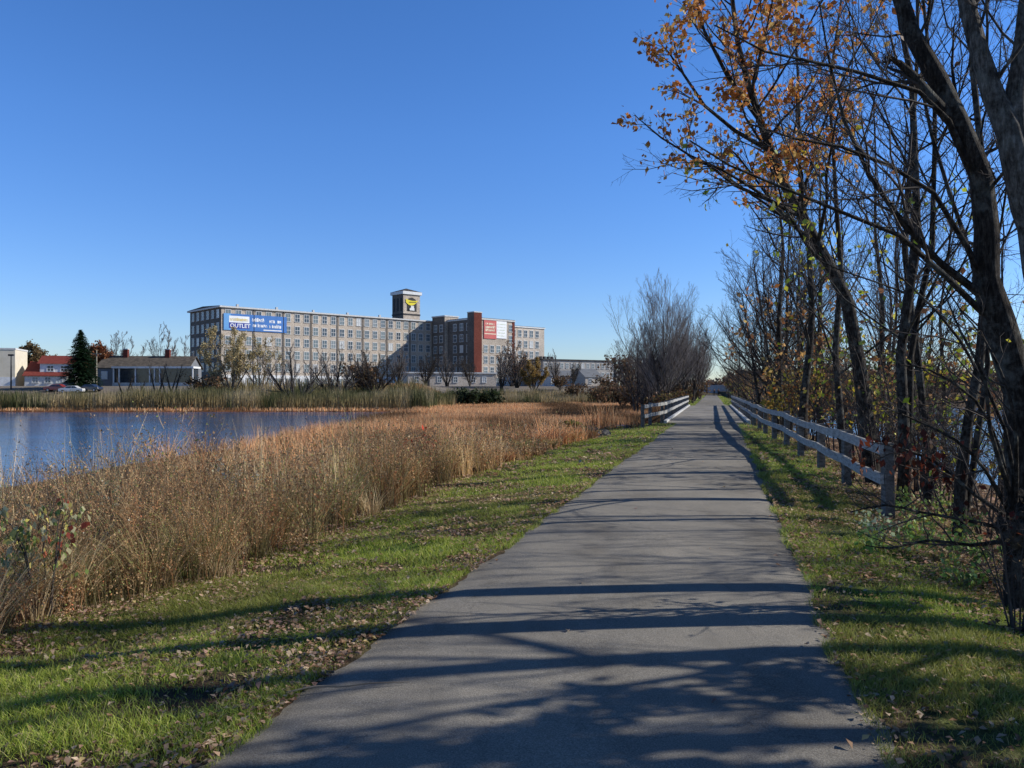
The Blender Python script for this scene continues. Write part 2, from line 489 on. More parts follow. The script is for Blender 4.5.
def wood(name, c1, c2, c3):
    m, nt, b = mat(name, .85, .2)
    f = noise(nt, 6, 6, .7, stretch=(1.2, .5, 3)); g = noise(nt, 40, 3, .6)
    c = ramp(nt, f, [(.32, c1), (.5, c2), (.68, c3)])
    c = mix(nt, c, ramp(nt, g, [(.35, (.75, .75, .75)), (.65, (1.15, 1.15, 1.15))]), None, 1.0, 'MULTIPLY')
    nt.links.new(c, b.inputs['Base Color']); bump(nt, b, g, .5, .006)
    return m
M['wood'] = wood('weathered_timber', (.2, .192, .178), (.36, .348, .325), (.5, .488, .46))
M['post'] = wood('weathered_post', (.07, .06, .05), (.15, .135, .12), (.26, .24, .215))
M['conc'] = simple('pale_concrete', (.42, .41, .39), (.62, .61, .58), 2, .85, .3)
M['steel'] = simple('dark_girder_steel', (.03, .03, .032), (.07, .06, .055), 2, .6, .1)

def build_bridge():
    x0 = float(cx(Y_B0)); root = empty('footbridge', (x0, Y_B0, 0), 0, 'flat footbridge carrying the path between two pale timber railings', 'bridge')
    L = Y_B1 - Y_B0; s = .2507
    def pt(u, y, z): return (u + s * y, y, z)
    def slab(u0, u1, z0, z1, y0=0, y1=L):
        mb = MB()
        v = [pt(u, y, z) for z in (z0, z1) for y in (y0, y1) for u in (u0, u1)]
        n = 0; mb.v = v
        for f in ((0, 2, 3, 1), (4, 5, 7, 6), (0, 1, 5, 4), (1, 3, 7, 5), (3, 2, 6, 7), (2, 0, 4, 6)): mb.f.append(f); mb.m.append(0)
        return mb
    slab(-1.93, 1.93, -.22, .045).build('deck', M['deck'], root)
    slab(-2.09, -1.932, -.12, .15).build('kerb', M['conc'], root, .01)
    slab(1.932, 2.09, -.12, .15).build('kerb', M['conc'], root, .01)
    for u in (-1.5, 0, 1.5): slab(u - .12, u + .12, -.85, -.222).build('girder', M['steel'], root)
    slab(-2.6, 2.6, -2.4, -.3, -.9, -.05).build('abutment', M['conc'], root, .02)
    slab(-2.6, 2.6, -2.4, -.3, L + .05, L + .9).build('abutment', M['conc'], root, .02)
build_bridge()

def build_fence(name, posts, label, side, hgt=1.06):
    """posts: list of (x,y, sunk?) along the line; rails fixed to the path side"""
    b0 = posts[0]; root = empty(name, (b0[0], b0[1], 0), 0, label, 'fence')
    zs = [max(gz(x, y), -.16) if not (Y_B0 < y < Y_B1) else 0.0 for x, y in posts]
    for i, ((x, y), z) in enumerate(zip(posts, zs)):
        mb = MB(); h = hgt + random.uniform(-.02, .03); w = .07
        zb = -.35
        a = random.uniform(-.02, .02)
        X = x - b0[0]; Yy = y - b0[1]
        mb.beam((X, Yy, z + zb), (X + a, Yy + random.uniform(-.015, .015), z + h), .14, .14, 0, (0, 1, 0))
        mb.build('post', M['post'], root, .008)
    for k, hz in enumerate((hgt - .10, hgt - .52)):
        for i in range(len(posts) - 1):
            (x, y), (x2, y2) = posts[i], posts[i + 1]
            d = Vector((x2 - x, y2 - y, 0)).normalized(); nn = Vector((-d.y, d.x, 0)) * side * .1
            dz = random.uniform(-.015, .015)
            p = Vector((x - b0[0], y - b0[1], zs[i] + hz + dz)) + nn; q = Vector((x2 - b0[0], y2 - b0[1], zs[i + 1] + hz - dz)) + nn
            p -= d * (.07 if i == 0 else -.004); q += d * (.07 if i == len(posts) - 2 else -.004)
            midp = (p + q) / 2 + Vector((0, 0, -random.uniform(.005, .03)))
            mb = MB(); mb.beam(p, midp, .05, .15); mb.beam(midp, q, .05, .15)
            mb.build('rail', M['wood'], root)
    return root
rp = [(5.36, 11.4), (6.10, 14.6), (6.95, 18.0), (7.62, 21.1), (8.3, 24.2), (8.95, 27.3), (9.6, 30.3), (10.3, 33.3), (11.0, 36.3)]
for i in range(14): yy = 38.7 + i * 3.0; rp.append((float(cx(yy)) + 2.17, yy))
build_fence('timber_fence', rp, 'long grey two-rail timber fence bending from the bridge towards the grass verge under the trees', 1)
lp = [(5.75, 35.2), (6.35, 36.8)]
for i in range(14): yy = 38.7 + i * 3.0; lp.append((float(cx(yy)) - 2.17, yy))
build_fence('timber_fence', lp, 'short-looking pale sunlit two-rail timber fence on the marsh side of the bridge', -1)

# stones by the bridge
M['stone'] = simple('grey_stone', (.06, .055, .05), (.16, .15, .14), 3, .85, .6, .03)
def stone(x, y, s):
    import bmesh
    bm = bmesh.new(); bmesh.ops.create_icosphere(bm, subdivisions=2, radius=1)
    k = [random.uniform(.6, 1.2) for _ in range(3)]
    for v in bm.verts:
        n = 1 + .25 * math.sin(v.co.x * 3 + x * 7) * math.cos(v.co.y * 4 + y) + random.uniform(-.06, .06)
        v.co = Vector((v.co.x * k[0], v.co.y * k[1], v.co.z * k[2] * .6)) * s * n
    me = bpy.data.meshes.new('boulder'); bm.to_mesh(me); bm.free()
    o = link('boulder', me, M['stone']); o.location = (x, y, gz(x, y) + s * .15); tag(o, 'grey boulder on the bank beside the pale fence end', 'boulder', 'boulders by the bridge end')
for i in range(16):
    yy = random.uniform(30, 38.5); stone(float(cx(yy)) - random.uniform(3.4, 5.6), yy, random.uniform(.12, .28))

# ------------------------------------------------------------------ grass, litter, weeds
def ribbons(B, H, W, lean, bend, nseg, col_b, col_t, face=None):
    """B (N,3) bases, H heights, W widths, lean (N,2) -> verts quads cols"""
    N = len(B)
    t = np.linspace(0, 1, nseg + 1)[None, :, None]
    ln = lean[:, None, :]
    xy = B[:, None, :2] + ln * H[:, None, None] * (t * .45 + t ** 2 * bend[:, None, None])
    z = B[:, None, 2:3] + H[:, None, None] * (t - .25 * bend[:, None, None] * t ** 2)
    P = np.concatenate([xy, z], -1)
    th = rng.rand(N) * np.pi if face is None else face
    sd = np.stack([np.cos(th), np.sin(th), 0 * th], -1)[:, None, :] * (W[:, None, None] * (1 - .85 * t ** 1.5)) * .5
    V = np.stack([P - sd, P + sd], 2)   # N,n+1,2,3
    idx = np.arange(N * (nseg + 1) * 2).reshape(N, nseg + 1, 2)
    Fq = np.stack([idx[:, :-1, 0], idx[:, :-1, 1], idx[:, 1:, 1], idx[:, 1:, 0]], -1).reshape(-1, 4)
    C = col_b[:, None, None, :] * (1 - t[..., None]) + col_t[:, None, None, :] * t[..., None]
    C = np.broadcast_to(C, (N, nseg + 1, 2, 3)).reshape(-1, 3)
    return V.reshape(-1, 3), Fq, C, P

def pick(cols, N, w=None, var=.35):
    cols = np.array(cols, float); i = rng.choice(len(cols), N, p=w)
    return cols[i] * (1 - var / 2 + var * rng.rand(N, 1))

def build_lawn():
    parts = []
    def zone(y0, y1, dens, u0, u1, hh, ww, nseg):
        area = (y1 - y0) * (u1 - u0); N = int(area * dens)
        y = y0 + (y1 - y0) * rng.rand(N); u = u0 + (u1 - u0) * rng.rand(N)
        x = cx(y) + u
        n = fbm(x / .55, y / .55, 70, 3); n2 = fbm(x / 2.5, y / 2.5, 71, 2)
        keep = rng.rand(N) < np.clip((n - .27) * 3.6, .12, 1)
        # thin out towards the weeds and the wood
        keep &= rng.rand(N) > .75 * sstep(3.5, 5.0, -u) + .88 * sstep(2.1, 3.5, u)
        keep &= np.abs(x) < .66 * y + 1.2
        keep &= (np.abs(u) > 1.5) | (vnoise(y * 2.6, np.sign(u) * 9 + 20, 66) > .55 + 1.5 * (1.5 - np.abs(u)))
        x, y, n, n2, u = x[keep], y[keep], n[keep], n2[keep], u[keep]; N = len(x)
        B = np.stack([x, y, height(x, y) - .004], -1)
        H = hh * (.45 + .9 * rng.rand(N)) * (.7 + .8 * n); W = ww * (.7 + .6 * rng.rand(N))
        lean = rng.normal(size=(N, 2)) * .55; bend = .3 + .5 * rng.rand(N)
        g = pick([(.37, .45, .05), (.47, .55, .08), (.55, .60, .12), (.15, .26, .035), (.66, .56, .26), (.55, .55, .16)], N, [.24, .26, .2, .12, .09, .09])
        dry = sstep(.5, .75, n2)[:, None]; g = g * (1 - dry * .5) + dry * .5 * np.array([.2, .16, .06])
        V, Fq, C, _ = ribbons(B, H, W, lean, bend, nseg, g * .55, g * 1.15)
        parts.append((V, Fq, 0, C))
    for a, b_ in ((-5.2, -1.43), (1.43, 4.6)):
        zone(2.6, 7.5, 9500, a, b_, .05, .0042, 2)
        zone(7.5, 13, 3800, a, b_, .05, .007, 2)
        zone(13, 24, 1500, a, b_, .055, .012, 1)
        zone(24, 38.4, 600, a, b_, .06, .022, 1)
    zone(78, 200, 22, -6, -1.5, .08, .09, 1); zone(78, 200, 22, 1.5, 6, .08, .09, 1)
    V, Fq, mi, C = join(parts)
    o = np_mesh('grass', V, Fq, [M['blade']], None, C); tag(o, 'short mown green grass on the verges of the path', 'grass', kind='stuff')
build_lawn()

def build_litter():
    # fallen leaves: curled little quads
    parts = []
    def zone(N, y0, y1, u0, u1, size, fn):
        y = y0 + (y1 - y0) * rng.rand(N); u = u0 + (u1 - u0) * rng.rand(N); x = cx(y) + u
        keep = rng.rand(N) < fn(x, y, u); x, y = x[keep], y[keep]; N = len(x)
        z = height(x, y) + .008 + .03 * rng.rand(N) * (np.abs(x - cx(y)) > 1.6) + .022 * (np.abs(x - cx(y)) < 1.6)
        S = np.stack([x, y, z], -1)
        s = size * (.35 + 1.3 * rng.rand(N) ** 1.5)[:, None]
        th = rng.rand(N) * 6.28; d = np.stack([np.cos(th), np.sin(th), (rng.rand(N) - .3) * .7], -1)
        w = np.stack([-np.sin(th), np.cos(th), (rng.rand(N) - .5) * .8], -1)
        up = np.array([0, 0, 1.]) * s * (.1 + .3 * rng.rand(N, 1))
        k1 = rng.rand(N, 1) * .35 - .17; k2 = rng.rand(N, 1) * .35 - .17
        a = S - d * s * .5; b = S + w * s * (.2 + .22 * rng.rand(N, 1)) + d * s * k1 + up; c = S + d * s * .5 + up * .4; e = S - w * s * (.2 + .22 * rng.rand(N, 1)) + d * s * k2 + up * .8
        m1 = S + d * s * .12
        V = np.stack([a, b, m1, e, b, c, e, m1], 1).reshape(-1, 3)
        k = np.arange(N)[:, None] * 8
        Fq = np.concatenate([k + np.array([0, 1, 2, 3]), k + np.array([4, 5, 6, 7])[[0, 1, 2, 3]]], 0)
        C = pick([(.52, .35, .24), (.42, .26, .16), (.6, .46, .33), (.28, .16, .09), (.46, .28, .22), (.5, .38, .18)], N, [.25, .22, .2, .15, .12, .06], .5)
        parts.append((V, Fq, 0, np.repeat(C, 8, 0)))
    def dens(x, y, u):
        n = fbm(x / .8, y / .8, 90, 3)
        e = np.clip((n - .42) * 5, .05, 1)
        e = np.maximum(e, .85 * sstep(3.3, 4.6, -u)); e = np.maximum(e, .95 * sstep(2.0, 3.0, u))
        e = np.maximum(e, .75 * (np.abs(np.abs(u) - 1.68) < .24) * (vnoise(y * 1.3, y * 0, 99) > .35))
        return e * (np.abs(x) < .66 * y + 1)
    zone(46000, 2.6, 8, -6.5, -1.45, .034, dens)
    zone(30000, 8, 16, -5.6, -1.5, .042, dens)
    zone(7000, 16, 38, -5, -1.6, .08, dens)
    zone(16000, 2.6, 8, 1.45, 5.2, .034, lambda x, y, u: dens(x, y, u) * np.where(u < 2.7, .45, 1))
    zone(30000, 7, 14, 1.5, 8, .042, dens)
    zone(14000, 14, 38, 1.6, 9, .08, dens)
    zone(420, 3, 36, -1.55, 1.55, .04, lambda x, y, u: .15 + .8 * (np.abs(u) > 1.3))
    V, Fq, mi, C = join(parts)
    o = np_mesh('leaf_litter', V, Fq, [M['straw']], None, C); tag(o, 'dry brown fallen leaves strewn over the grass', 'leaf litter', kind='stuff')
build_litter()

def bits(P, H, count, size, cols, t0, spread, w=None, flat=0.0):
    """small seed head and leaf flakes around the upper part of stems P (N,n,3)"""
    V, Fq, C = leaves_on(P, count, size, [(.1, .1, .1)], .1, t0, spread)
    N = len(P) * count
    C = np.repeat(pick(cols, N, w, .6), 4, 0)
    return V, Fq, 0, C

def weed_edge(y): return 4.35 + .7 * (fbm(y / 1.3, y * 0 + 2, 77) - .5) * 2 - 1.1 * sstep(26, 36, y)

def build_weeds():
    parts = []; parts2 = []
    def zone(y0, y1, dens, Lmax, sc, side, nb, kind):
        N = int((y1 - y0) * Lmax * dens)
        y = y0 + (y1 - y0) * rng.rand(N); L = Lmax * rng.rand(N) ** 1.15
        L = L + weed_edge(y); x = cx(y) - L
        keep = (x > shore_x(y) - .6) & (np.abs(x) < .66 * y + 1.5)
        n = fbm(x / 1.0, y / 1.0, 80, 2)
        keep &= rng.rand(N) < np.clip((n - (.33 if kind == 0 else .25)) * 4, .15, 1)
        if kind == 0: keep &= ~((fbm(x / 1.8, y / 1.8, 81, 2) < .42))
        x, y, L, n = x[keep], y[keep], L[keep], n[keep]; N = len(x)
        e = L - weed_edge(y)
        B = np.stack([x, y, height(x, y) - .02], -1)
        tall = .55 + .45 * sstep(0, 1.4, e) 
        rust = sstep(13, 24, y + 2.5 * (fbm(x / 3, y / 3, 82) - .5) * 3)[:, None]
        if kind == 0:      # dry upright grasses
            H = (.7 + .8 * rng.rand(N)) * tall * (.45 + 1.1 * sstep(.28, .68, fbm(x / 1.3, y / 1.6, 88, 3))) * (1.08 - .32 * sstep(14, 24, y)); W = sc * (.7 + .8 * rng.rand(N))
            lean = rng.normal(size=(N, 2)) * (.2 + .22 * (fbm(x / 1.5, y / 1.5, 93, 2) > .5))[:, None] + np.array([-.06, .0]); bend = .1 + .8 * rng.rand(N) ** 2
            c = pick([(.92, .68, .34), (.7, .46, .22), (1.0, .8, .46), (.38, .23, .11), (.46, .44, .13)], N, [.3, .25, .2, .15, .1])
            c2 = pick([(.84, .44, .19), (.66, .31, .13), (.9, .58, .3), (.44, .21, .1)], N)
            c = c * (1 - rust) + c2 * rust
            pt = fbm(x / 1.6, y / 2.2, 86, 3)[:, None]; c = c * (.35 + 1.2 * sstep(.3, .6, pt)); ol = sstep(.52, .7, fbm(x / 1.2, y / 1.5, 87, 2))[:, None] * (1 - rust) * .6; c = c * (1 - ol) + ol * np.array([.16, .15, .055])
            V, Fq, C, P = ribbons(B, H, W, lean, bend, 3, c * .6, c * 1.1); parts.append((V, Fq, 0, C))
            if nb:
                sel = rng.rand(N) < .45
                parts.append(bits(P[sel], H, nb, sc * 3.0, [(.46, .32, .2), (.36, .22, .13), (.48, .34, .2)], .78, sc * 1.0))
        else:              # bushy forbs
            H = (.6 + .7 * rng.rand(N)) * tall * (.5 + 1.0 * sstep(.28, .68, fbm(x / 1.1, y / 1.3, 89, 3))) * (1 - .3 * sstep(14, 24, y)); W = sc * 1.2 * (.8 + .6 * rng.rand(N))
            lean = rng.normal(size=(N, 2)) * .3; bend = .05 + .5 * rng.rand(N)
            c = pick([(.36, .23, .12), (.52, .35, .18), (.2, .13, .07), (.46, .22, .1)], N)
            V, Fq, C, P = ribbons(B, H, W, lean, bend, 3, c * .7, c); parts2.append((V, Fq, 0, C))
            R0 = np.broadcast_to(np.array([sc * .6] * 4), P.shape[:2])
            S, SR = grow(P, R0, side, .3, 1, (25, 60), .3, 2, .3, .25, .8, .6, sc * .35)
            # side stems as flat ribbons
            d = norm(np.cross(S[:, -1] - S[:, 0], rng.normal(size=(len(S), 3))))[:, None, :] * (sc * .45) * np.array([1, .8, .3])[None, :, None]
            V = np.stack([S - d, S + d], 2).reshape(-1, 3); idx = np.arange(len(S) * 6).reshape(-1, 3, 2)
            Fq = np.stack([idx[:, :-1, 0], idx[:, :-1, 1], idx[:, 1:, 1], idx[:, 1:, 0]], -1).reshape(-1, 4)
            parts2.append((V, Fq, 0, np.repeat(np.repeat(c * 1.2, side, 0), 6, 0)))
            if nb:
                cols = [(.6, .40, .21), (.5, .29, .14), (.26, .16, .08), (.62, .45, .26), (.28, .3, .09), (.6, .31, .14), (.6, .54, .4), (.56, .2, .1)]
                w = [.24, .23, .2, .04, .14, .11, .005, .035]
                parts2.append(bits(S, None, nb, sc * 4.0, cols, .35, sc * 3, w))
    # arching tussocks of pale straw
    nc = 230; yc = 4.8 + 27 * rng.rand(nc) ** 1.3; xc = cx(yc) - weed_edge(yc) - .15 - 4.5 * rng.rand(nc) ** 1.5
    nb_ = 70; yy = np.repeat(yc, nb_); xx = np.repeat(xc, nb_); N = nc * nb_
    ang = rng.rand(N) * 6.283; rr = .10 * rng.rand(N); B = np.stack([xx + rr * np.cos(ang), yy + rr * np.sin(ang), 0 * xx], -1); B[:, 2] = height(B[:, 0], B[:, 1]) - .02
    H = np.repeat((.55 + .55 * rng.rand(nc)) * (1 - .35 * sstep(13, 22, yc)), nb_) * (.6 + .5 * rng.rand(N)); lean = np.stack([np.cos(ang), np.sin(ang)], -1) * (.15 + .6 * rng.rand(N, 1))
    cc = np.repeat(pick([(.8, .6, .34), (.6, .42, .22), (.45, .38, .16), (.34, .38, .11), (.6, .3, .14)], nc, None, .3), nb_, 0) * (.75 + .4 * rng.rand(N, 1))
    V, Fq, C, P = ribbons(B, H, .0011 * yy * .7 + .002, lean, .5 + .6 * rng.rand(N), 4, cc * .7, cc); parts.append((V, Fq, 0, C))
    zone(4.2, 9, 560, 5, .0045, 0, 4, 0)
    zone(9, 17, 340, 9, .008, 0, 3, 0)
    zone(17, 30, 170, 12, .014, 0, 2, 0)
    zone(30, 46, 70, 18, .02, 0, 0, 0)
    zone(4.2, 9, 100, 5, .0045, 7, 5, 1)
    zone(9, 17, 46, 9, .008, 6, 4, 1)
    zone(17, 30, 26, 12, .013, 6, 3, 1)
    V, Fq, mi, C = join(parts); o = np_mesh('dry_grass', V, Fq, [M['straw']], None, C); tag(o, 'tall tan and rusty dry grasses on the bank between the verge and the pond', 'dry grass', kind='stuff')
    V, Fq, mi, C = join(parts2); o = np_mesh('weeds', V, Fq, [M['straw']], None, C); tag(o, 'brown dead branching weeds with seed heads on the pond bank', 'weeds', kind='stuff')
build_weeds()

def build_marsh():
    parts = []
    def zone(y0, y1, x0, x1, dens, hh, ww, cb, ct, cond, nseg=2):
        N = int((y1 - y0) * (x1 - x0) * dens)
        y = y0 + (y1 - y0) * rng.rand(N); x = x0 + (x1 - x0) * rng.rand(N)
        keep = cond(x, y) & (height(x, y) > WATER_Z - .12); x, y = x[keep], y[keep]; N = len(x)
        n = fbm(x / 6, y / 6, 100, 3)
        B = np.stack([x, y, height(x, y) - .05], -1)
        H = hh * (.6 + .6 * rng.rand(N)) * (.6 + .8 * n); W = ww * (.6 + .8 * rng.rand(N))
        lean = rng.normal(size=(N, 2)) * (.12 if nseg == 3 else .25); bend = .1 + .5 * rng.rand(N)
        V, Fq, C, _ = ribbons(B, H, W, lean, bend, nseg, cb(x, y, N), ct(x, y, N)); parts.append((V, Fq, 0, C))
    mc = [(.54, .27, .11), (.42, .2, .09), (.58, .35, .18), (.26, .15, .08), (.46, .31, .17)]
    def c_m(x, y, N):
        b = fbm(x / 8, y / 14, 105, 3)[:, None]
        return pick(mc, N) * (.35 + 1.3 * sstep(.3, .62, b))
    zone(40, 78, -16, 16, 38, .85, .035, c_m, c_m, lambda x, y: (cx(y) - x > 3.2) & (x > shore_x(y)))
    zone(78, 120, -17, 28, 22, .65, .06, c_m, c_m, lambda x, y: (cx(y) - x > 4) & (x > shore_x(y)) & (fbm(x / 9, y / 5, 107, 2) > .36))
    zone(113, 134, -100, -12, 9, .5, .09, c_m, c_m, lambda x, y: y < 121)
    zone(118, 170, -30, 42, 12, .6, .09, c_m, c_m, lambda x, y: (cx(y) - x > 4))
    V, Fq, mi, C = join(parts); o = np_mesh('marsh_grass', V, Fq, [M['straw']], None, C); tag(o, 'low rusty orange marsh grass between the pond and the bridge', 'marsh grass', kind='stuff')
    parts = []
    def cb(x, y, N):
        g = sstep(.5, .66, fbm(x / 3.5, y / 30, 110, 3))[:, None]
        return pick([(.58, .43, .22), (.50, .36, .18), (.42, .3, .15)], N) * (1 - g) + pick([(.12, .13, .045), (.09, .1, .04)], N) * g
    def ct(x, y, N):
        g = sstep(.40, .58, fbm(x / 4, y / 20, 111, 3))[:, None]
        return pick([(.44, .35, .22), (.34, .27, .16), (.22, .2, .1)], N) * (1 - g) + pick([(.07, .085, .03), (.04, .055, .022), (.12, .12, .05)], N) * g
    zone(116, 134, -105, -12, 16, 2.9, .10, cb, ct, lambda x, y: y > 117.5 + 2 * (fbm(x / 4, y * 0, 112) - .5), 3)
    zone(158, 172, -14, 45, 14, 1.9, .12, cb, ct, lambda x, y: (cx(y) - x > 5), 3)
    zone(132, 160, -60, -10, 6, 2.4, .12, cb, ct, lambda x, y: True * (x < 1000), 3)
    V, Fq, mi, C = join(parts); o = np_mesh('reeds', V, Fq, [M['straw']], None, C); tag(o, 'tall green and straw coloured reeds along the far shore', 'reeds', kind='stuff')
build_marsh()

# ------------------------------------------------------------------ buildings
def masonry(name, c1, c2, c3, sx=1.6, sz=3.2):
    m, nt, b = mat(name, .9, .15)
    f = noise(nt, 2.2, 5, .75, stretch=(1, 1, 1.8)); g = noise(nt, .12, 4, .6)
    c = ramp(nt, f, [(.32, c1), (.5, c2), (.66, c3)])
    c = mix(nt, c, ramp(nt, g, [(.35, (.8, .8, .8)), (.65, (1.15, 1.13, 1.1))]), None, 1.0, 'MULTIPLY')
    nt.links.new(c, b.inputs['Base Color']); bump(nt, b, f, .5, .05)
    return m
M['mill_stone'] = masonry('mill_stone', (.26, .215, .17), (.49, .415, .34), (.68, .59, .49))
M['mill_painted_shade'] = masonry('painted_shade_stone', (.08, .068, .06), (.15, .13, .115), (.22, .195, .17))  # mill stone with shade put into its colour, for faces away from the sun
M['end_stone'] = masonry('pale_mill_stone', (.34, .29, .24), (.5, .435, .37), (.64, .57, .49))
M['red_brick'] = masonry('red_brick', (.11, .03, .022), (.15, .042, .03), (.19, .06, .042))
M['grey_brick'] = masonry('grey_brick', (.26, .24, .22), (.4, .37, .34), (.52, .49, .45))
M['white_paint'] = simple('white_paint', (.6, .6, .59), (.8, .8, .79), 1.2, .7, .1)
M['cream'] = simple('cream_siding', (.62, .55, .42), (.72, .65, .52), .6, .8, .1)
M['trim'] = simple('pale_trim', (.52, .51, .49), (.68, .67, .65), 2, .8, .1)
M['roof_dark'] = simple('dark_roofing', (.035, .033, .035), (.09, .085, .085), 1.5, .9, .2)
M['roof_red'] = simple('red_shingle', (.17, .03, .022), (.24, .055, .04), 2.5, .9, .3)
M['roof_brown'] = simple('brown_shingle', (.06, .05, .04), (.15, .12, .09), 1.4, .9, .3)
M['grey_side'] = simple('grey_clapboard', (.13, .135, .145), (.2, .205, .215), 1.4, .8, .2, stretch=(.3, .3, 4))
M['dark_metal'] = simple('dark_metal', (.02, .02, .022), (.05, .05, .055), 4, .5, .1)
M['black_paint'] = simple('black_opening', (.008, .008, .01), (.02, .02, .022), 3, .6, .1)

def glass_mat():
    m, nt, b = mat('window_glass', .15, .5)
    oi = nt.nodes.new('ShaderNodeObjectInfo')
    c = ramp(nt, oi.outputs['Random'], [(0, (.06, .08, .10)), (.3, (.10, .13, .15)), (.6, (.16, .2, .21)), (.83, (.22, .25, .26)), (.9, (.6, .6, .58)), (1, (.65, .64, .6))])
    nt.nodes[-1].color_ramp.interpolation = 'CONSTANT'
    nt.links.new(c, b.inputs['Base Color'])
    return m
M['glass'] = glass_mat()
M['dark_glass'] = simple('dark_glass', (.02, .025, .03), (.05, .06, .07), 2, .12, 0, spec=.6)

def window_mesh(w, h, name='window', bars=True):
    """origin at the centre of the opening on the wall plane y=0, facing -y"""
    mb = MB(); t = .16
    mb.box(-w / 2, w / 2, -.03, .02, -h / 2, h / 2, 1)
    mb.box(-w / 2 - t, -w / 2, -.09, .02, -h / 2, h / 2, 0); mb.box(w / 2, w / 2 + t, -.09, .02, -h / 2, h / 2, 0)
    mb.box(-w / 2 - t, w / 2 + t, -.1, .02, h / 2, h / 2 + t * 1.2, 0); mb.box(-w / 2 - t * 1.3, w / 2 + t * 1.3, -.18, .02, -h / 2 - t, -h / 2, 0)
    if bars:
        mb.box(-w / 2, w / 2, -.07, -.031, -.06, .06, 0); mb.box(-.05, .05, -.062, -.031, -h / 2, -.061, 0); mb.box(-.05, .05, -.062, -.031, .061, h / 2, 0)
    me = bpy.data.meshes.new(name); me.from_pydata(mb.v, [], mb.f); me.polygons.foreach_set('material_index', mb.m); me.update()
    return me

def add_windows(root, me, spots, mats, first=[0]):
    """spots: (x, y, z, rz)"""
    for i, (x, y, z, rz) in enumerate(spots):
        o = bpy.data.objects.new('window', me); COL.objects.link(o); o.parent = root; o.location = (x, y, z); o.rotation_euler = (0, 0, rz)

